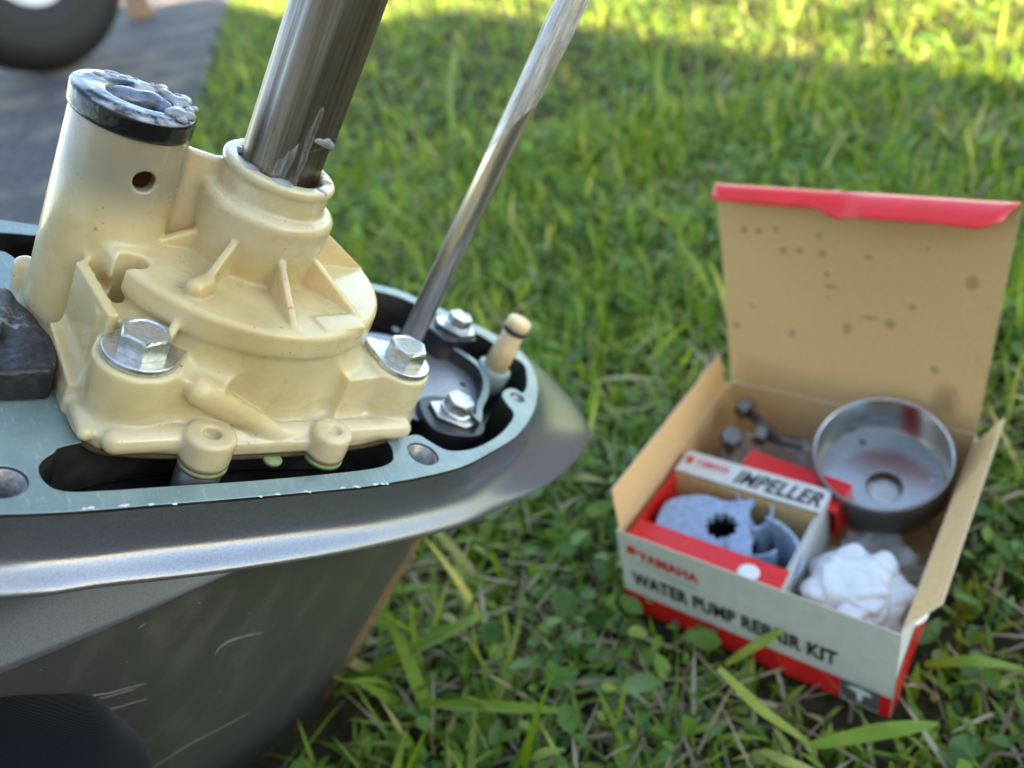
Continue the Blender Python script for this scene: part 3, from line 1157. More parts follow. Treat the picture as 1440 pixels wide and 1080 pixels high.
for i in range(22):
    a = .8 + 1.6 * rr.random()
    r = rr.uniform(9.5, 13.0)
    g.add(g.ell((-36.5 + r * math.cos(a), 11 + r * math.sin(a), 71.4 + rr.uniform(-.1, .3)), (rr.uniform(.5, 1.6), rr.uniform(.4, .9), rr.uniform(.2, .5))), .4)
V, Q = g.mesh(1)
np_obj('tube_grease', V, Q, 'grease', pump)

# driveshaft with a milled flat near the collar
zs = np.concatenate([np.linspace(40, 74, 18), np.linspace(74.2, 79, 14), np.linspace(80, 170, 24)])
N = 128
fn = np.array([.62, -.78])
V, Q = [], []
for z in zs:
    for i in range(N):
        a = 2 * PI * i / N
        p = np.array([11.1 * math.cos(a), 11.1 * math.sin(a)])
        t = np.clip((78.4 - z) / 3.0, 0, 1)
        lim = 8.3 + (1 - t) * 3.2
        e = p @ fn - lim
        if e > 0:
            p = p - fn * e
        V.append((p[0] / 1000, p[1] / 1000, z / 1000))
for j in range(len(zs) - 1):
    for i in range(N):
        Q.append((j * N + i, j * N + (i + 1) % N, (j + 1) * N + (i + 1) % N, (j + 1) * N + i))
Q.append(tuple((len(zs) - 1) * N + i for i in range(N)))
shaft = obj('drive_shaft', V, Q, 'shaft', unit)
# grease around the shaft, in the collar and on the milled edge
g = SDF((-17, -17, 61), (17, 17, 90), .4)
for i in range(40):
    a = rr.uniform(0, 2 * PI)
    r = rr.uniform(11.2, 14.0)
    g.add(g.ell((r * math.cos(a), r * math.sin(a), 65.0 + rr.uniform(-.6, .8)), (rr.uniform(1.3, 2.6), rr.uniform(1.3, 2.6), rr.uniform(.6, 1.2))), .9)
a0 = math.atan2(fn[1], fn[0])
for i in range(34):                       # blob of grease pushed up over the top of the flat
    t = i / 33
    a = a0 - .66 + 1.08 * t
    q = .35 + .75 * math.sin(PI * min(1, t * 1.05)) ** .8
    g.add(g.ell((10.55 * math.cos(a), 10.55 * math.sin(a), 79.0 - 2.6 * t + .9 * math.sin(4 * t) + rr.uniform(-.25, .25)), (q, q, q * rr.uniform(.8, 1.3))), .6)
V, Q = g.mesh(1)
np_obj('shaft_grease', V, Q, 'grease', shaft)
g = SDF((-17, -17, 61), (17, 17, 92), .4)
for i in range(70):                       # thin smear beside the flat
    t = rr.random() ** 1.3
    a = a0 - .70 - rr.uniform(0, .75) * (1 - t) ** 1.2
    g.add(g.ell((10.75 * math.cos(a), 10.75 * math.sin(a), 65.5 + 21 * t), (.62, .62, rr.uniform(1.0, 3.0))), .5)
V, Q = g.mesh(1)
np_obj('grease_smear', V, Q, 'thin_grease', shaft)

# shift rod with its wrap of clear tape
rx, ry = .0737, .0041
lathe('shift_rod', [(.00425, -.016), (.00425, .19), (.0036, .1905)], 'rod', unit, 48, (rx, ry, 0))
rod = [o for o in unit.children if o.name.startswith('shift_rod')][0]
V, Q = [], []
NZ, NA = 90, 48
for j in range(NZ):
    z = .094 + .096 * j / (NZ - 1)
    for i in range(NA):
        a = 2 * PI * i / NA
        n0 = mnoise.noise(Vector((math.cos(a) * 1.6, math.sin(a) * 1.6, z * 55)))
        n1 = mnoise.noise(Vector((math.cos(a) * 4, math.sin(a) * 4, z * 160 + 4)))
        grow = max(0, min(1, (z - .094) / .03))
        r = .00436 + grow * (.00025 + .0007 * max(0, n0 + .1) + .00035 * n1)
        if math.cos(a - 3.6) > .8:
            r += .0008 * grow * (math.cos(a - 3.6) - .8) * 5 * (.6 + mnoise.noise(Vector((1, 7, z * 90))))
        # the lower end of the tape is torn on a slant
        zz = z + (.016 * (.5 + .5 * math.cos(a + .6)) if j == 0 else 0) * 0
        V.append((r * math.cos(a), r * math.sin(a), zz + .012 * (1 - grow) * math.cos(a + .9)))
for j in range(NZ - 1):
    for i in range(NA):
        Q.append((j * NA + i, j * NA + (i + 1) % NA, (j + 1) * NA + (i + 1) % NA, (j + 1) * NA + i))
tape = obj('tape_wrap', V, Q, 'tape', rod)

# hex bolts of the pump with teardrop washers
def pump_bolt(x, y, z, tipdir, rotz):
    out = []
    a0 = math.atan2(tipdir[1], tipdir[0])
    for i in range(40):
        a = a0 + math.radians(48) + (2 * PI - math.radians(96)) * i / 39
        out.append((x + 9.1 * math.cos(a), y + 9.1 * math.sin(a)))
    tx_, ty_ = math.cos(a0), math.sin(a0)
    out += [(x + 13.2 * tx_ + 1.6 * ty_, y + 13.2 * ty_ - 1.6 * tx_), (x + 13.8 * tx_, y + 13.8 * ty_), (x + 13.2 * tx_ - 1.6 * ty_, y + 13.2 * ty_ + 1.6 * tx_)]
    bolt = empty('pump_bolt', parent=unit)
    plate2d('washer_plate', out, [], z, z + 2.0, 'zinc', bolt, .0004)
    hexhead('bolt_head', .0110, .0057, 'zinc', bolt, (x / 1000, y / 1000, (z + 2.05) / 1000), rotz)
    return bolt


pump_bolt(-35.2, -30.5, 21.6, (1, .28), .25)
pump_bolt(44.2, -30, 21.6, (-.6, .8), .1)

# shift mechanism in the nose pocket
arc_c = np.array([82, 8.0])
a_out = [L(*p, -3) for p in [(667, 586), (680, 571), (688, 551), (687, 531), (676, 512)]]
lip = smooth_closed(list(a_out) + [(112, 16), (104, 26), (92, 34), (70, 36), (52, 24), (48, 0), (60, -20), (78, -29)], 6)
lc = lip.mean(0)
arc = np.array(smooth_closed(list(a_out) + [(111, 17), (100, 30)], 6))[:6 * 6]
inn = lc + (arc - lc) * .885
plate2d('pocket_wall', np.vstack([arc, inn[::-1]]), [], -16.9, -3, 'teal', unit, .0003, 'pocket_shade')
plate2d('cover_plate', lc + (lip - lc) * .885, [circle(*L(651, 540, -9), 1.6, 20), circle(*L(557, 462, -9), 2.0, 20), circle(rx * 1000, ry * 1000, 5.2, 24)], -10.5, -9, 'plate', unit, .0003)
# near retainer: black moulded bracket, pale diamond plate, bolt
bc = L(640, 580, -5)
br = [(bc[0] + dx, bc[1] + dy) for dx, dy in ((-14, -7), (-12, 8), (-4, 12), (8, 10), (13, 2), (11, -8), (2, -12))]
plate2d('retainer_bracket', smooth_closed(br, 5), [], -16.5, -6.4, 'black_rubber', unit, .0008)
dm = [(bc[0] + dx, bc[1] + dy) for dx, dy in ((-9.5, -2), (-8, 6.5), (4, 7.5), (9.5, 2), (8, -6), (0, -8.5))]
plate2d('retainer_plate', dm, [], -6.3, -4.9, 'zinc', unit, .0004)
b3 = empty('retainer_bolt', parent=unit)
hexhead('bolt_head', .0100, .0055, 'zinc', b3, (bc[0] / 1000 + .001, bc[1] / 1000 + .001, -.0048), .35)
lathe('bolt_flange', [(.0064, -.0048), (.0064, -.0042), (.006, -.0038)], 'zinc', b3, 32, (bc[0] / 1000 + .001, bc[1] / 1000 + .001, 0))
# far retainer: tall black block, pale cap, bolt
b4 = L(643, 458, 3)
blk = [(b4[0] + dx, b4[1] + dy) for dx, dy in ((-17, 3), (-11, 9), (5, 9), (10, -1), (7, -8), (-11, -9))]
plate2d('retainer_block', blk, [], -10.0, 1.2, 'black_rubber', unit, .0008)
cp = [(b4[0] + dx, b4[1] + dy) for dx, dy in ((-10, 1), (-7, 7), (4, 7.5), (8.5, 0), (6, -6.5), (-2, -7))]
plate2d('retainer_cap', cp, [], 1.3, 3.0, 'zinc', unit, .0004)
b5 = empty('retainer_bolt', parent=unit)
hexhead('bolt_head', .0092, .0052, 'zinc', b5, (b4[0] / 1000, b4[1] / 1000, .0031), .2)
lathe('bolt_flange', [(.0060, .0031), (.0060, .0037), (.0056, .0040)], 'zinc', b5, 32, (b4[0] / 1000, b4[1] / 1000, 0))
# cream locating peg with its o-ring
pb = L(698, 513, -1)
boss = lathe('peg_boss', [(.0075, -.0165), (.0075, -.0022), (.0070, -.0018)], 'teal', unit, 32, (pb[0] / 1000, pb[1] / 1000, 0))
peg = lathe('locating_peg', [(.0053, -.004), (.0053, .010), (.0046, .0118), (.0046, .0165), (.0038, .0170), (.0038, .0182), (.0050, .0186), (.0053, .0194), (.0052, .0218), (.0045, .0226), (.001, .0224)], 'peg_plastic', unit, 40, (pb[0] / 1000, pb[1] / 1000, 0))
V, Q = [], []
for i in range(40):
    for k in range(12):
        a, b = 2 * PI * i / 40, 2 * PI * k / 12
        r = .0046 + .0012 * math.cos(b)
        V.append((r * math.cos(a), r * math.sin(a), .0176 + .0012 * math.sin(b)))
        Q.append((i * 12 + k, ((i + 1) % 40) * 12 + k, ((i + 1) % 40) * 12 + (k + 1) % 12, i * 12 + (k + 1) % 12))
obj('o_ring', V, Q, 'black_rubber', peg)

# dusty black rubber damper lying on the aft flange
g = SDF((-130, -30, -1), (-40, 22, 26), .9)
ru = [(-126, -24), (-70, -24), (-50.5, -22.5), (-47.5, -12), (-51, 2), (-56, 13), (-80, 16), (-126, 16)]
g.add(g.poly(ru, .3, 10, 1.0), .5)
g.sub(g.cap((-61, -30, 11.2), (-58.5, 20, 12.2), 2.0), 1.5)
g.add(g.slab((-64, -10), (-58, 12), 7, 2, 12, 10.5), 2)
g.S = g.S + .2 * np.sin(g.X * .35 + 1) * np.sin(g.Y * .4) * np.sin(g.Z * .5 + 1)
V, Q = g.mesh(2)
np_obj('rubber_damper', V, Q, 'dusty_rubber', unit)
# ------------------------------------------------------------------ scratches on the gearcase side
dg = bpy.context.evaluated_depsgraph_get()
bvs = []
UMi = UM.inverted()


def scratch(px, wid):
    """thin bright gouge that follows the strut's surface between photo pixels"""
    me = strut.data
    bv = scratch.bv
    pts = []
    o0 = UMi @ Vector((0, 0, HC))
    dense = []
    for (a, b) in zip(px, px[1:]):
        for k in range(8):
            dense.append((a[0] + (b[0] - a[0]) * k / 8, a[1] + (b[1] - a[1]) * k / 8))
    dense.append(px[-1])
    for (x, y) in dense:
        d = UMi.to_3x3() @ Vector(M3 @ ray(x, y))
        hit, nr, _, _ = bv.ray_cast(o0, d.normalized())
        if hit is None:
            return
        if nr.dot(d) > 0:
            nr = -nr
        pts.append((np.array(hit), np.array(nr)))
    V, Q = [], []
    n = len(pts)
    for i, (p, nr) in enumerate(pts):
        t = pts[min(i + 1, n - 1)][0] - pts[max(i - 1, 0)][0]
        s = np.cross(nr, t)
        s /= np.linalg.norm(s)
        ww = wid * (math.sin(PI * (i + .3) / (n - .4)) ** .6) * (.7 + .5 * random.random())
        V += [p + s * ww + nr * .00006, p + nr * .00016, p - s * ww + nr * .00006]
    for i in range(n - 1):
        Q += [(i * 3, i * 3 + 1, i * 3 + 4, i * 3 + 3), (i * 3 + 1, i * 3 + 2, i * 3 + 5, i * 3 + 4)]
    obj('scratch', V, Q, 'scratch_metal', strut)


simple('scratch_metal', (.55, .53, .48), .5, .2, .2, 900)
scratch.bv = BVHTree.FromPolygons([v.co[:] for v in strut.data.vertices], [p.vertices[:] for p in strut.data.polygons])
for px, wd_ in (([(303, 921), (308, 911), (320, 902), (345, 894), (370, 889)], .00042), ([(108, 981), (150, 975), (205, 961)], .00028), ([(115, 986), (150, 980), (190, 968)], .00022),
                ([(132, 1000), (165, 995), (205, 983)], .00030), ([(168, 1040), (180, 1037), (195, 1032)], .0003), ([(200, 1090), (260, 1050), (350, 1003)], .00014), ([(195, 883), (205, 876)], .0003)):
    scratch(px, wd_)
scratch_px = [(178, 931), (58, 942), (195, 1012), (176, 1014), (310, 972), (280, 848), (350, 862)]
for (x, y) in scratch_px:
    scratch([(x - 1.5, y + .5), (x + 1.5, y - .5)], .00025)

# ------------------------------------------------------------------ repair kit carton
bR = np.array([[0.788, 0.582, -0.19], [-0.211, 0.545, 0.806], [-0.578, 0.595, -0.552]])
qx = bR[:, 0] / np.linalg.norm(bR[:, 0])
qz = bR[:, 2] - qx * (qx @ bR[:, 2])
qz /= np.linalg.norm(qz)
qy = np.cross(qx, qz)
if qy @ bR[:, 1] < 0:
    qy = -qy
bT = np.array([0.07855413, -0.14993032, 0.52006355]) * .84848
bx_, by_, bz_, bo_ = M3 @ qx, M3 @ qy, M3 @ qz, c2w(bT)
BM = Matrix([[bx_[i], by_[i], bz_[i], bo_[i]] for i in range(3)] + [[0, 0, 0, 1]])
BMi = BM.inverted()
BW, BD, BH = .140, .1446, .0617


def b_at(x, y, axis, val):
    """photo pixel -> carton coordinates on the plane axis = val"""
    o0 = np.array(BMi @ Vector((0, 0, HC)))
    d = np.array(BMi.to_3x3() @ Vector(M3 @ ray(x, y)))
    return o0 + d * ((val - o0[axis]) / d[axis])


box = tag(empty('repair_kit_box', BM), 'open white and red cardboard box of pump parts on the grass', 'box')


def panel(name, quad, mat_in, mat_out, parent, th=.0007, nu=8, nv=8, warp=0.0, seed=0, hide=0):
    """thin card between 4 corners (a,b,c,d); +normal = inner face; warped a little"""
    a, b, c, d = [np.array(q, float) for q in quad]
    nr = np.cross(b - a, d - a)
    nr /= np.linalg.norm(nr)
    V, Q, fm = [], [], []
    for side in (0, 1):
        for j in range(nv + 1):
            for i in range(nu + 1):
                u, v = i / nu, j / nv
                p = (a * (1 - u) + b * u) * (1 - v) + (d * (1 - u) + c * u) * v
                p = p + nr * (warp * mnoise.noise(Vector((u * 2.2 + seed, v * 2.2, seed * 3.1))) * 4 * max(v * (1 - v), .06) - side * th)
                V.append(p)
    n1 = (nu + 1) * (nv + 1)
    for j in range(nv):
        for i in range(nu):
            k = j * (nu + 1) + i
            Q.append((k, k + 1, k + nu + 2, k + nu + 1))
            fm.append(0)
            Q.append((n1 + k, n1 + k + nu + 1, n1 + k + nu + 2, n1 + k + 1))
            fm.append(1)
    rim = [i for i in range(nu + 1)] + [j * (nu + 1) + nu for j in range(1, nv + 1)] + [nv * (nu + 1) + i for i in range(nu - 1, -1, -1)] + [j * (nu + 1) for j in range(nv - 1, 0, -1)]
    for i in range(len(rim)):
        p, q = rim[i], rim[(i + 1) % len(rim)]
        Q.append((p, n1 + p, n1 + q, q))
        fm.append(2)
    return obj(name, V, Q, None, parent, False, [mat_in, mat_out, 'carton_edge'], fm)


e = .0008
panel('front_panel', [(0, e, 0), (0, e, BH), (BW, e, BH), (BW, e, 0)][::-1] if False else [(BW, e, 0), (0, e, 0), (0, e, BH), (BW, e, BH)], 'kraft', 'carton_white', box)
fp = [o for o in box.children if o.name.startswith('front_panel')][0]
panel('back_panel', [(e, BD, 0), (BW - e, BD, 0), (BW - e, BD, BH), (e, BD, BH)], 'kraft', 'carton_red', box)
panel('side_panel', [(e, e, 0), (e, BD - e, 0), (e, BD - e, BH), (e, e, BH)], 'kraft', 'carton_white', box, warp=.0005, seed=5)
panel('side_panel', [(BW - e, BD - e, 0), (BW - e, e, 0), (BW - e, e, BH), (BW - e, BD - e, BH)], 'kraft', 'carton_white', box, warp=.0005, seed=6)
panel('bottom_panel', [(e, e, e), (BW - e, e, e), (BW - e, BD - e, e), (e, BD - e, e)], 'kraft', 'carton_red', box)
# dust flaps
panel('dust_flap', [(.0004, .003, BH + .0004), (.0004, BD - .006, BH + .0004), (-.0008, BD - .010, BH + .0268), (-.0012, .004, BH + .0250)], 'kraft', 'carton_white', box, warp=.0004, seed=8)
panel('dust_flap', [(BW - .0004, BD - .008, BH + .0004), (BW - .0004, .004, BH + .0004), (BW + .0100, .0205, BH + .0048), (BW + .0098, BD + .001, BH + .0140)], 'kraft', 'carton_white', box, warp=.0003, seed=9)
# red strip and print on the right side panel
obj('red_band', [(BW + .0004, .001, .0005), (BW + .0004, BD - .001, .0005), (BW + .0004, BD - .001, .030), (BW + .0004, .001, .030)], [(0, 1, 2, 3)], 'carton_red', box, False)

# lid standing up from the back panel
LT = .1935
lid = panel('lid', [(.001, BD + .0002, BH + .0006), (BW - .001, BD + .0002, BH + .0006), (BW + .0002, BD + .0004, LT), (-.0035, BD + .0004, LT)], 'kraft', 'carton_red', box, nu=16, nv=16, warp=.0010, seed=3)
# tuck flap bent towards the viewer, creased near the middle
fz = LT - .004
rowp = []
for (x, px) in ((-.010, (990, 281)), (.02, (1060, 287)), (.05, (1140, 293)), (.073, (1215, 308)), (.10, (1300, 314)), (.128, (1395, 325))):
    rowp.append(b_at(px[0], px[1], 2, fz))
tops = [(-.0035 + (BW + .0037) * t, BD + .0002, LT + .0003) for t in (0, .2, .4, .55, .75, 1)]
V, Q = [], []
NU, NVV = 40, 6
def lerp_row(rows, t):
    f = t * (len(rows) - 1)
    i = min(int(f), len(rows) - 2)
    return np.array(rows[i]) * (1 - (f - i)) + np.array(rows[i + 1]) * (f - i)
for j in range(NVV + 1):
    for i in range(NU + 1):
        t = i / NU
        a, b = lerp_row(tops, t), lerp_row(rowp, t)
        s = j / NVV
        # rounded free corners
        ed = min(t, 1 - t) * NU
        s2 = s * (1 - .35 * max(0, 1 - ed / 2.2) ** 2)
        p = a * (1 - s2) + b * s2
        bend = .0022 * math.sin(PI * s) * (1 if t < .5 else .6)
        kink = .003 * s * math.exp(-((t - .5) / .05) ** 2)
        V.append((p[0] + (.004 * s * (1 if t < .02 else 0)), p[1], p[2] + bend - kink))
for j in range(NVV):
    for i in range(NU):
        k = j * (NU + 1) + i
        Q.append((k, k + 1, k + NU + 2, k + NU + 1))
tf = obj('tuck_flap', V, Q, 'carton_red', lid, True)
md = tf.modifiers.new('t', 'SOLIDIFY')
md.thickness = .0006
# printed front: red band, lettering, emblem square
def sheet_front(name, x0, x1, z0, z1, y, mat):
    return obj(name, [(x0, y, z0), (x1, y, z0), (x1, y, z1), (x0, y, z1)], [(0, 1, 2, 3)], mat, fp, False)


def text_front(name, s, x0, x1, z0, z1, y, mat, bold, shear=0, tilt=0.0):
    me = text_mesh(s, x1 - x0, z1 - z0, bold, shear)
    for v in me.vertices:
        v.co = Vector((x0 + v.co.x, y, z0 + v.co.y + tilt * v.co.x))
    me.materials.append(MAT[mat])
    o = bpy.data.objects.new(name, me)
    C.objects.link(o)
    o.parent = fp
    return o


sheet_front('red_band', .0002, .1170, .0004, .0158, -.00050, 'carton_red')
sheet_front('red_band', .1347, BW - .0002, .0004, .0158, -.00050, 'carton_red')
sheet_front('emblem_square', .1170, .1347, .0018, .0158, -.00050, 'print_grey')
# pale impeller-and-shaft pictogram
bm = bmesh.new()
for poly in ([(.1206, .0122), (.1228, .0140), (.1262, .0143), (.1300, .0135), (.1318, .0118), (.1300, .0104), (.1276, .0098), (.1240, .0100)], [(.1247, .0100), (.1277, .0100), (.1271, .0040), (.1252, .0040)], [(.1193, .0128), (.1206, .0122), (.1240, .0112), (.1206, .0114)]):
    bm.faces.new([bm.verts.new((x, -.00062, z)) for x, z in poly])
bm_obj('pictogram', bm, 'print_white', fp)
sheet_front('emblem_ring', .0055, .0105, .0478, .0535, -.00052, 'print_red')
text_front('brand_text', 'YAMAHA', .0120, .0465, .0450, .0525, -.00055, 'print_red', .030, 0, -.03)
sheet_front('rule_line', .0250, .0455, .0398, .0405, -.00055, 'print_mid')
sheet_front('rule_line', .0060, .0225, .0420, .0426, -.00055, 'print_mid')
text_front('title_text', 'WATER PUMP REPAIR KIT', .0065, .1150, .0232, .0338, -.00055, 'print_black', .034)

# ------------------------------------------------------------------ things in the carton
def local_thing(name, loc, mat3=None):
    m4 = Matrix.Translation(Vector(loc))
    if mat3 is not None:
        m4 = m4 @ mat3.to_4x4()
    return empty(name, BM @ m4)


ic = local_thing('impeller_carton', (0, 0, 0))
tag(ic, 'small white and red windowed carton holding the blue impeller', 'box')
IX0, IX1, IY0, IY1, IZ, IB = .0045, .0865, .0030, .0765, .0585, .0025


def ibox(name, x0, x1, y0, y1, z0, z1, mat, parent=ic):
    V = [(x, y, z) for z in (z0, z1) for y in (y0, y1) for x in (x0, x1)]
    return obj(name, V, [(0, 2, 3, 1), (4, 5, 7, 6), (0, 1, 5, 4), (2, 6, 7, 3), (0, 4, 6, 2), (1, 3, 7, 5)], mat, parent, False)


ibox('top_strip', IX0, IX1, .0585, IY1, IZ - .0008, IZ, 'carton_white')
ibox('front_strip', IX0 + .001, IX1, IY0, .0158, IZ - .0010, IZ - .0002, 'carton_red')
ibox('side_wall', IX0, IX0 + .0007, IY0, IY1 - .0005, IB, IZ - .0012, 'carton_red')
ibox('side_wall', IX1 - .0007, IX1, IY0, IY1 - .0005, IB, IZ - .0012, 'carton_white')
ibox('front_wall', IX0 + .001, IX1 - .001, IY0, IY0 + .0007, IB, IZ - .0014, 'carton_red')
ibox('back_wall', IX0 + .001, IX1 - .001, IY1 - .0007, IY1, IB, IZ - .0012, 'kraft')
ibox('base', IX0 + .001, IX1 - .001, IY0 + .001, IY1 - .001, IB - .0008, IB, 'kraft')
ibox('inner_liner', IX0 + .001, IX1 - .001, .0570, .0576, .030, IZ - .0012, 'kraft')
ibox('inner_liner', IX1 - .0022, IX1 - .0014, .016, .0565, .022, IZ - .0016, 'carton_white')


def text_top(name, s, x0, x1, y0, y1, z, mat, bold, shear=0):
    me = text_mesh(s, x1 - x0, y1 - y0, bold, shear)
    for v in me.vertices:
        v.co = Vector((x0 + v.co.x, y0 + v.co.y, z))
    me.materials.append(MAT[mat])
    o = bpy.data.objects.new(name, me)
    C.objects.link(o)
    o.parent = [c_ for c_ in ic.children if c_.name.startswith('top_strip')][0]
    return o


text_top('title_text', 'IMPELLER', .0375, .0845, .0615, .0728, IZ + .0001, 'print_black', .034, .25)
text_top('brand_text', 'YAMAHA', .0125, .0330, .0662, .0722, IZ + .0001, 'print_red', .03)
obj('emblem_ring', [(.0065, .0665, IZ + .0001), (.0108, .0665, IZ + .0001), (.0108, .0722, IZ + .0001), (.0065, .0722, IZ + .0001)], [(0, 1, 2, 3)], 'print_red', [c_ for c_ in ic.children if c_.name.startswith('top_strip')][0], False)
lb = lathe('round_mark', [(.0052, 0), (.0052, .00025), (.004, .0003)], 'print_white', ic, 28, (.0700, .0062, IZ + .0001))

# impeller
imp = local_thing('rubber_impeller', (.0440, .0350, .0300), Matrix.Rotation(.10, 3, 'X') @ Matrix.Rotation(.35, 3, 'Z'))
tag(imp, 'blue-grey rubber impeller with toothed black hole lying in the windowed carton', 'impeller')
N = 80
ring_o, ring_i = [], []
for i in range(N):
    a = 2 * PI * i / N
    ring_o.append((17.5 * math.cos(a), 17.5 * math.sin(a)))
    ri = 8.0 + (.9 if (i % 8) < 4 else -.5)
    ring_i.append((ri * math.cos(a), ri * math.sin(a)))
plate2d('hub', ring_o, [ring_i], 0, 20.3, 'impeller_rubber', imp, .0006, 'black_rubber')
lathe('hub_bore', [(.0074, .0005), (.0074, .004)], 'black_rubber', imp, 24)
for k in range(6):
    a0 = 2 * PI * k / 6
    L1, L2 = [], []
    for i in range(14):
        t = i / 13
        r = 15.5 + 15.0 * t
        a = a0 + .62 * t ** 1.6
        th = 2.4 - .6 * math.sin(PI * t) + (1.4 if t > .9 else 0)
        px_, py_ = r * math.cos(a), r * math.sin(a)
        tx_, ty_ = -math.sin(a), math.cos(a)
        L1.append((px_ + tx_ * th / 2, py_ + ty_ * th / 2))
        L2.append((px_ - tx_ * th / 2, py_ - ty_ * th / 2))
    plate2d('vane', L1 + L2[::-1], [], .5, 23.5, 'impeller_rubber', imp, .0005)
# square web the hub carries
plate2d('hub_face', smooth_closed([(-33, -12), (-16, -19), (2, -17), (15, -18), (15, -4), (14, 12), (16, 19), (2, 17), (-12, 21), (-31, 14)], 4), [ring_i], 20.5, 24.8, 'impeller_rubber', imp, .0006)

# clear-lined scoop beside the impeller: a curled vane of a second insert
V, Q = [], []
for j in range(17):
    for i in range(21):
        a = -2.5 + 4.6 * i / 20
        s = j / 16
        r = .0085 + .0050 * s
        V.append((r * math.cos(a) * (1 + .25 * s), r * math.sin(a), .022 * s - .004 * math.cos(a) * s))
for j in range(16):
    for i in range(20):
        k = j * 21 + i
        Q.append((k, k + 1, k + 22, k + 21))
scoop = obj('rubber_scoop', V, Q, 'impeller_rubber')
scoop.matrix_world = BM @ Matrix.Translation((.0715, .0335, .0290)) @ Matrix.Rotation(-.4, 4, 'Z') @ Matrix.Rotation(.25, 4, 'X') @ Matrix.Scale(1.22, 4)
md = scoop.modifiers.new('t', 'SOLIDIFY')
md.thickness = .0016
tag(scoop, 'curled blue-grey rubber cup beside the toothed impeller in the carton', 'rubber part')

# stainless cup
vd = np.array(BMi.to_3x3() @ Vector(M3 @ ray(1240, 640)))
vd = -vd / np.linalg.norm(vd)
axc = Vector(vd) * .80 + Vector((-.10, .25, 1)).normalized() * .62
axc.normalize()
qrot = axc.to_track_quat('Z', 'Y').to_matrix()
rim_c = b_at(1240, 636, 2, .0700)
CH, CR = .033, .0340
cup = local_thing('steel_cup', rim_c - np.array(axc) * CH, qrot)
tag(cup, 'shiny round stainless steel pump cup standing in the cardboard box', 'pump cup')
prof_c = [(CR, .003), (CR, CH - .0004), (CR - .0004, CH), (CR - .0012, CH), (CR - .0016, CH - .0005), (CR - .0016, .0045), (CR - .0030, .0031)]
lathe('cup_wall', [(CR - .004, 0), (CR - .001, .0008)] + prof_c[:3], 'dull_steel', cup, 96, close=False)
lathe('cup_lining', prof_c[2:], 'stainless', cup, 96, close=False)
plate2d('cup_floor', circle(0, 0, (CR - .0026) * 1000, 72), [circle(2.5, -5.0, 9.5, 48)], .4, 3.1, 'stainless', cup, .0002)
for (a, r) in ((1.2, .0012), (2.6, .0012), (-.3, .0016)):
    pass
lathe('drive_dimple', [(.0021, 0), (.0019, .0010), (.0010, .0015)], 'stainless', cup, 20, (.026, .004, .0030))
lathe('drive_dimple', [(.0021, 0), (.0019, .0010), (.0010, .0015)], 'bolt_dark', cup, 20, (-.012, .020, .0026))

# red card sleeve behind the impeller carton
rc = local_thing('red_sleeve', (.034, .0800, .028), Matrix.Rotation(-.10, 3, 'Z') @ Matrix.Rotation(.25, 3, 'X'))
tag(rc, 'folded red card sleeve lying behind the small windowed carton', 'card sleeve')
for nm, q in (('sleeve_top', (0, .058, 0, .020, .0236, .0242)), ('sleeve_side', (.0574, .058, 0, .020, 0, .0235)), ('sleeve_back', (0, .0572, .0194, .020, 0, .0235)), ('sleeve_base', (0, .0572, .0005, .0193, 0, .0006))):
    ibox(nm, *q, 'carton_red', rc)

# loose bolts
def spare_bolt(loc, rot, length, label):
    t = local_thing('spare_bolt', loc, rot)
    tag(t, label, 'bolt', 'loose bolts in the cardboard box')
    hexhead('bolt_head', .0110, .0055, 'bolt_dark', t, (0, 0, 0), 0)
    r = .0031
    prof_ = [(r, -.0005)]
    z = -.010
    prof_ += [(r, z)]
    while z > -length:
        prof_ += [(r, z), (r * .84, z - .0005), (r, z - .001)]
        z -= .001
    prof_ += [(r * .7, z)]
    lathe('shank', prof_[::-1], 'bolt_dark', t, 20)
    lathe('washer', [(.0070, -.0012), (.0070, -.0002)], 'bolt_dark', t, 24)


spare_bolt((.0210, .0990, .0560), Matrix.Rotation(.5, 3, 'X') @ Matrix.Rotation(.3, 3, 'Y'), .026, 'dark steel bolt standing head up against the red sleeve')
spare_bolt((.0210, .1220, .0600), Matrix.Rotation(-1.15, 3, 'Y') @ Matrix.Rotation(-.25, 3, 'X'), .030, 'long dark steel bolt lying against the lid side of the box')
spare_bolt((.0370, .1080, .0560), Matrix.Rotation(-1.35, 3, 'Y') @ Matrix.Rotation(.25, 3, 'X'), .022, 'short dark steel bolt lying between the red sleeve and the steel cup')

# packing under the loose bolts and the cup: clear film bag, crumpled white bag
def crumple(name, loc, scl, mat, seed, amp, sub=5, label=None, cat=None, fr=2.4, octs=4):
    bm = bmesh.new()
    bmesh.ops.create_icosphere(bm, subdivisions=sub, radius=1)
    for v in bm.verts:
        p = v.co.copy()
        n = 0
        f, a = fr, 1.0
        for k in range(octs):
            n += a * (abs(mnoise.noise(p * f + Vector((seed, k * 3.3, -seed)))) * 2 - .55)
            f *= 1.9
            a *= .5
        v.co = p * (1 + amp * n)
        v.co = Vector((v.co.x * scl[0], v.co.y * scl[1], v.co.z * scl[2]))
    o = bm_obj(name, bm, mat, None, octs < 4)
    o.matrix_world = BM @ Matrix.Translation(loc)
    if label:
        tag(o, label, cat)
    return o


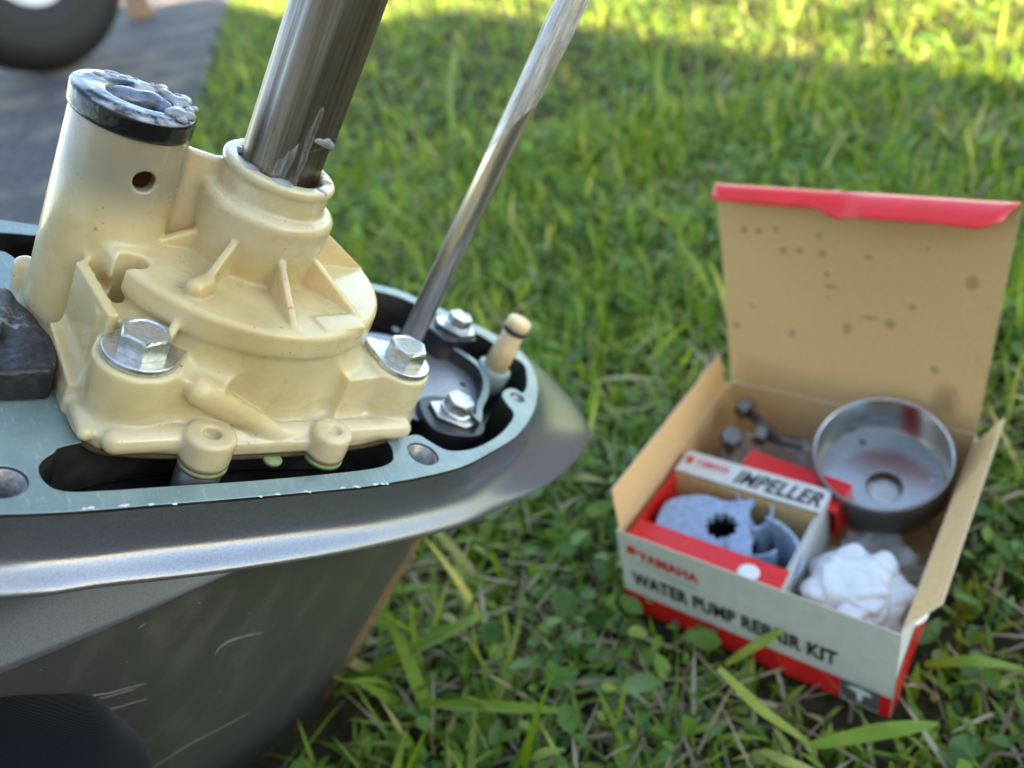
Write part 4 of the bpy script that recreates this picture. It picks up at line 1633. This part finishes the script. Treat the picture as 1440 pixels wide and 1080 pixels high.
crumple('white_bag', (.1150, .0310, .0410), (.0240, .0255, .0185), 'white_film', 4, .26, 6, 'crumpled white bag stuffed in the corner of the open box', 'bag', 1.15, 2)
crumple('clear_bag', (.1130, .0630, .0200), (.0235, .0290, .0190), 'clear_film', 9, .36, 6, 'crumpled clear plastic bag under the steel cup', 'bag', 1.7, 3)
crumple('bag_wad', tuple(rim_c - np.array(axc) * (CH + .004) + np.array([.003, -.004, -.009])), (.016, .016, .010), 'white_film', 23, .2, 4, 'wad of white bag seen through the hole of the steel cup', 'paper', 1.3, 2)  # separate piece of white bag set below the cup's hole
crumple('parts_bag', (.0480, .1150, .0240), (.0420, .0240, .0190), 'clear_film', 15, .22, 5, 'clear plastic bag beneath the loose dark bolts', 'bag', 2.2)

# ------------------------------------------------------------------ trailer wheel and block on the driveway
wp = ground_px(97, 104)
TR, TW = .27, .20
ax_dir = Vector((.72, -.69, 0)).normalized()
wheel = empty('trailer_wheel', Matrix.Translation((wp[0] - ax_dir.x * .06, wp[1] - ax_dir.y * .06, TR + .010)) @ Vector(ax_dir).to_track_quat('Z', 'Y').to_matrix().to_4x4())
tag(wheel, 'black trailer tyre with white rim standing on the dark driveway', 'wheel')
tp = []
for i in range(33):
    a = -PI / 2 + PI * i / 32
    ca, sa = math.cos(a), math.sin(a)
    tp.append((.105 + (TR - .105) * (abs(ca) ** .45), TW / 2 * (1 if sa > 0 else -1) * abs(sa) ** .8 * (1.0 if abs(sa) < .98 else .96)))
lathe('tyre', [(.102, -.06)] + tp + [(.102, .06)], 'tyre_rubber', wheel, 96, close=False)
rim = lathe('rim', [(.03, .045), (.06, .03), (.080, .035), (.092, .06), (.106, .098), (.112, .094), (.102, .05), (.098, -.07), (.07, -.03), (.03, -.03)], 'rim_white', wheel, 64)
lathe('hub_cap', [(.026, .044), (.026, .085), (.022, .095), (.005, .098)], 'bolt_dark', rim, 32)
for k in range(5):
    a = 2 * PI * k / 5
    hexhead('wheel_nut', .020, .016, 'zinc', rim, (.052 * math.cos(a), .052 * math.sin(a), .034), 0)

wb = ground_px(197, 33)
wb_o = empty('wooden_block', Matrix.Translation((wb[0], wb[1] + .04, .010)) @ Matrix.Rotation(.5, 4, 'Z'))
tag(wb_o, 'brown wooden post standing on the driveway beside the trailer tyre', 'wood block')
for nm, (x0, x1, z0, z1) in (('post', (-.036, .036, .0, .42)), ('foot_plate', (-.045, .045, 0.0, .02))):
    bm = bmesh.new()
    bmesh.ops.create_cube(bm, size=1)
    for v in bm.verts:
        v.co = Vector((v.co.x * (x1 - x0), v.co.y * (x1 - x0) * .8, z0 + (v.co.z + .5) * (z1 - z0)))
    bmesh.ops.bevel(bm, geom=bm.edges[:], offset=.004, segments=2, affect='EDGES')
    bm_obj(nm, bm, 'wood_block', wb_o)

# ------------------------------------------------------------------ navy cloth against the gearcase
g = SDF((-120, -60, -200), (60, 60, 60), 2.6)
g.add(g.cap((0, 0, 0), (-110, -20, 10), 46, 52), 5)
g.add(g.cap((0, 0, 0), (-14, 6, -190), 45, 40), 8)
g.S = g.S + 1.2 * np.sin(g.X * .13 + g.Z * .05) * np.sin(g.Z * .09 + g.Y * .07 + 1) + .7 * np.sin(g.X * .05 - g.Z * .21)
V, Q = g.mesh(2)
cloth = np_obj('draped_cloth', V, Q, 'navy')
kc = c2w(ray(-32, 1172) * .235)
cloth.matrix_world = Matrix.Translation(kc)
tag(cloth, 'dark navy ribbed cloth bulging against the side of the grey gearcase', 'cloth')

# ------------------------------------------------------------------ lawn
def inside_box(P, pad=.004):
    q = (np.array(BMi.to_3x3()) @ P.T).T + np.array(BMi.translation)
    return (q[:, 0] > -pad) & (q[:, 0] < BW + pad) & (q[:, 1] > -pad) & (q[:, 1] < BD + pad)


def inside_unit(P, pad=.004):
    q = (np.array(UMi.to_3x3()) @ P.T).T + np.array(UMi.translation)
    return (np.abs(q[:, 1] - .004) < .052 + pad) & (q[:, 0] < .137 + pad) & (q[:, 0] > -.18)


def on_drive(P, pad=.0):
    return ((P[:, :2] - ASPH_B) @ anor) > pad


def scatter(n, near, seed):
    r = np.random.default_rng(seed)
    # denser close to the camera
    if near:
        x, y = r.uniform(-.65, 1.05, n), r.uniform(.02, 1.15, n)
    else:
        x, y = r.uniform(-1.4, 2.6, n), r.uniform(.9, 4.2, n)
        keep = r.random(n) < np.clip(1.5 / y, .25, 1)
        x, y = x[keep], y[keep]
    P = np.stack([x, y, np.zeros_like(x) - .008], 1)
    return P, r


def patch(P, sc, seed):
    return np.array([mnoise.noise(Vector((p[0] * sc, p[1] * sc, seed))) for p in P])


def make_blades(name, P, r, ln, wd, lean, curl, tint, mat, zoff=0, S=5):
    n = len(P)
    az = r.uniform(0, 2 * PI, n)
    th = lean
    d = np.stack([np.cos(az), np.sin(az)], 1)
    side = np.stack([-np.sin(az), np.cos(az), np.zeros(n)], 1)
    tw = r.normal(0, .5, n)
    V = np.zeros((n, S + 1, 2, 3))
    pos = P.copy()
    pos[:, 2] += zoff
    for i in range(S + 1):
        t = i / S
        ang = th + curl * t
        w_ = wd * np.clip((1 - t ** 2.2), .03, 1) * (.65 + .35 * min(1, t * 4))
        up = np.stack([-d[:, 0] * np.cos(ang), -d[:, 1] * np.cos(ang), np.sin(ang)], 1)
        sd = side * np.cos(tw * t)[:, None] + up * np.sin(tw * t)[:, None]
        V[:, i, 0] = pos - sd * w_[:, None] / 2
        V[:, i, 1] = pos + sd * w_[:, None] / 2
        stp = ln / S
        pos = pos + np.stack([d[:, 0] * np.sin(ang) * stp, d[:, 1] * np.sin(ang) * stp, np.cos(ang) * stp], 1)
        pos[:, 2] = np.maximum(pos[:, 2], .002)
    VV = V.reshape(-1, 3)
    b = (np.arange(n) * (S + 1) * 2)[:, None, None]
    i = (np.arange(S) * 2)[None, :, None]
    Q = (b + i + np.array([0, 1, 3, 2])[None, None, :]).reshape(-1, 4)
    o = np_obj(name, VV, Q, mat)
    at = o.data.attributes.new('tint', 'FLOAT', 'POINT')
    at.data.foreach_set('value', np.repeat(tint, (S + 1) * 2).astype(np.float32))
    return o


def make_leaves(name, P, r, size, asp, tilt, tint, mat, hgt):
    """small ovate leaves with a folded midrib, on short hidden stems"""
    n = len(P)
    az = r.uniform(0, 2 * PI, n)
    d = np.stack([np.cos(az) * np.cos(tilt), np.sin(az) * np.cos(tilt), np.sin(tilt)], 1)
    sd = np.stack([-np.sin(az), np.cos(az), np.zeros(n)], 1)
    roll = r.normal(0, .35, n)
    up = np.cross(d, sd)
    sd2 = sd * np.cos(roll)[:, None] + up * np.sin(roll)[:, None]
    up2 = np.cross(d, sd2)
    base = P.copy()
    base[:, 2] += hgt
    ts = [0, .22, .5, .8, 1.0]
    ws = [.04, .36, .5, .34, .03]
    V = np.zeros((n, 5, 3, 3))
    fold = r.uniform(.05, .35, n)
    droop = r.uniform(-.1, .35, n)
    for i, (t, w_) in enumerate(zip(ts, ws)):
        c_ = base + d * (size * t)[:, None] - up2 * (size * droop * t * t)[:, None]
        V[:, i, 0] = c_ - sd2 * (size * asp * w_)[:, None] + up2 * (size * asp * w_ * fold)[:, None]
        V[:, i, 1] = c_
        V[:, i, 2] = c_ + sd2 * (size * asp * w_)[:, None] + up2 * (size * asp * w_ * fold)[:, None]
    VV = V.reshape(-1, 3)
    VV[:, 2] = np.maximum(VV[:, 2], .0005)
    b = (np.arange(n) * 15)[:, None, None, None]
    i = (np.arange(4) * 3)[None, :, None, None]
    j = np.arange(2)[None, None, :, None]
    Q = (b + i + j + np.array([0, 1, 4, 3])[None, None, None, :]).reshape(-1, 4)
    o = np_obj(name, VV, Q, mat)
    at = o.data.attributes.new('tint', 'FLOAT', 'POINT')
    at.data.foreach_set('value', np.repeat(tint, 15).astype(np.float32))
    return o


def clean(P, extra=0):
    k = ~(inside_box(P) | inside_unit(P) | on_drive(P, .0 - extra))
    return P[k]


for near in (True, False):
    # clover-like ground cover
    P, r = scatter(40000 if near else 34000, near, 21 + near)
    P = clean(P)
    pt_ = patch(P, 7, 2.0)
    kp = (pt_ + r.normal(0, .12, len(pt_))) > -.12
    P, pt_ = P[kp], pt_[kp]
    n = len(P)
    hgt = r.uniform(.004, .026, n) + .008 * np.clip(pt_, -.5, .6)
    sz = np.clip(r.lognormal(math.log(.0090), .38, n), .004, .021) * (1 if near else 1.5)
    tint = np.clip(r.normal(.42, .24, n) + hgt * 6 - .1, 0, 1)
    o = make_leaves('ground_cover', P, r, sz, r.uniform(.32, .80, n), r.normal(.25, .5, n), tint, 'clover', hgt)
    tag(o, 'low round-leaved green ground cover among the lawn grass', 'ground cover', kind='stuff')
    # grass blades
    P, r = scatter(40000 if near else 30000, near, 31 + near)
    P = clean(P)
    pt_ = patch(P, 4, 7.0)
    n = len(P)
    ln = r.uniform(.018, .055, n) * (1 + .5 * np.clip(pt_, -.6, .8)) * (1 if near else 1.15)
    tall = r.random(n) < .05
    ln = np.where(tall, ln * 1.45, ln)
    bx2 = (np.array(BMi.to_3x3()) @ P.T).T + np.array(BMi.translation)
    nearbox = (bx2[:, 0] > -.05) & (bx2[:, 0] < BW + .05) & (bx2[:, 1] > -.07) & (bx2[:, 1] < BD + .03)
    ln = np.where(nearbox, ln * .55, ln)
    o = make_blades('grass_blades', P, r, ln, np.clip(r.lognormal(math.log(.0028), .42, n), .0011, .0075) * (1 if near else 1.4), np.clip(r.normal(.75, .42, n), .05, 1.5), r.normal(.6, .6, n), np.clip(r.normal(.55, .24, n), 0, 1), 'grass')
    tag(o, 'green lawn grass blades growing thickly over the ground', 'grass', kind='stuff')
    # scattered coarse blades, some browned
    P, r = scatter(2600 if near else 3200, near, 61 + near)
    P = clean(P, .0)
    bq = (np.array(BMi.to_3x3()) @ P.T).T + np.array(BMi.translation)
    P = P[~((bq[:, 0] > -.05) & (bq[:, 0] < BW + .05) & (bq[:, 1] > -.09) & (bq[:, 1] < BD + .03))]
    n = len(P)
    o = make_blades('grass_blades', P, r, r.uniform(.035, .085, n), r.uniform(.0045, .0085, n), np.clip(r.normal(.8, .4, n), .1, 1.4), r.normal(.5, .5, n), np.clip(r.normal(.62, .28, n), 0, 1), 'grass', S=6)
    tag(o, 'coarse wide grass blades standing above the lawn', 'grass', kind='stuff')
    # dead straw lying in the thatch
    P, r = scatter(26000 if near else 14000, near, 41 + near)
    P = clean(P)
    pt_ = patch(P, 6, 11.0)
    bare = sum(np.exp(-((P[:, 0] - q_[0]) ** 2 + (P[:, 1] - q_[1]) ** 2) / .07 ** 2) for q_ in (ground_px(800, 860), ground_px(620, 1010), ground_px(920, 560), ground_px(1000, 1040)))
    P = P[(pt_ + .6 * bare + r.normal(0, .2, len(P))) > .12]
    n = len(P)
    o = make_blades('dry_straw', P, r, r.uniform(.012, .05, n), r.uniform(.0008, .0030, n), r.uniform(1.0, 1.6, n), r.uniform(-.3, .5, n), r.random(n), 'straw', r.uniform(.002, .018, n), 3)
    tag(o, 'dry brown straw and dead blades lying in the lawn', 'straw', kind='stuff')

# a few long blades the photo shows singly
def long_blade(px, z, wid, tint, mat='grass'):
    pts = []
    for (x, y), zz in zip(px, z):
        g2 = ground_px(x, y, zz)
        pts.append(np.array([g2[0], g2[1], zz]))
    P = np.array(pts)
    t = np.linspace(0, 1, 14)
    tt = np.linspace(0, 1, len(P))
    C_ = np.stack([np.interp(t, tt, P[:, i]) for i in range(3)], 1)
    for _ in range(2):
        C_[1:-1] = (C_[:-2] + C_[1:-1] * 2 + C_[2:]) / 4
    V, Q = [], []
    for i in range(14):
        tg = C_[min(i + 1, 13)] - C_[max(i - 1, 0)]
        s = np.cross(tg, (0, 0, 1.0))
        s /= np.linalg.norm(s) + 1e-9
        w_ = wid * math.sin(PI * (.12 + .86 * t[i])) ** .6 / 2
        V += [C_[i] - s * w_ + np.array([0, 0, w_ * .35]), C_[i], C_[i] + s * w_ + np.array([0, 0, w_ * .35])]
    for i in range(13):
        Q += [(i * 3, i * 3 + 1, i * 3 + 4, i * 3 + 3), (i * 3 + 1, i * 3 + 2, i * 3 + 5, i * 3 + 4)]
    return V, Q, tint


LB = [([(470, 980), (560, 925), (660, 875), (690, 860)], (.01, .03, .034, .02), .0075, .45),
      ([(590, 990), (700, 995), (800, 1000)], (.02, .03, .025), .006, .6),
      ([(1010, 940), (1070, 1000), (1145, 1050)], (.045, .035, .02), .0055, .8),
      ([(1140, 1050), (1240, 1030), (1320, 1018)], (.02, .04, .035), .0075, .62),
      ([(1020, 935), (1070, 905), (1100, 887)], (.012, .032, .040), .0065, .75),
      ([(1300, 935), (1370, 930), (1440, 940)], (.02, .03, .02), .006, .55),
      ([(1070, 1055), (1100, 1070), (1150, 1085)], (.02, .03, .02), .005, .9),
      ([(1370, 480), (1400, 400), (1410, 330)], (.01, .05, .085), .008, .7),
      ([(1190, 120), (1200, 60), (1215, 10)], (.01, .05, .09), .009, .8),
      ([(640, 200), (632, 130), (640, 60)], (.01, .05, .08), .008, .7),
      ([(930, 170), (925, 100), (935, 55)], (.01, .05, .08), .008, .7)]
LV, LQ, LT_ = [], [], []
for spec in LB:
    V, Q, ti = long_blade(*spec)
    LQ += [tuple(i + len(LV) for i in q) for q in Q]
    LV += V
    LT_ += [ti] * len(V)
o = obj('grass_blades', LV, LQ, 'grass')
at = o.data.attributes.new('tint', 'FLOAT', 'POINT')
at.data.foreach_set('value', np.array(LT_, np.float32))
tag(o, 'long loose grass blades standing out from the lawn around the box', 'grass', kind='stuff')

# ------------------------------------------------------------------ chips along the flange edge
simple('bare_metal', (.66, .70, .70), .35, .5, .2, 900)
rc_ = random.Random(3)
for (x, y) in ((118, 713), (128, 712), (172, 709), (178, 708), (212, 707), (246, 706), (366, 696), (391, 693), (430, 689), (436, 690), (482, 684), (500, 682), (505, 683), (528, 679), (539, 678), (545, 678)):
    c_ = L(x, y + 1.6, .1)
    V = []
    n_ = 7
    for i in range(n_):
        a = 2 * PI * i / n_
        V.append(((c_[0] + rc_.uniform(.15, .8) * math.cos(a) * 1.5) / 1000, (c_[1] + rc_.uniform(.2, .6) * math.sin(a)) / 1000, .00004))
    V.append((c_[0] / 1000, c_[1] / 1000, .00022))
    obj('paint_chip', V, [(i, (i + 1) % n_, n_) for i in range(n_)], 'bare_metal', flange, False)
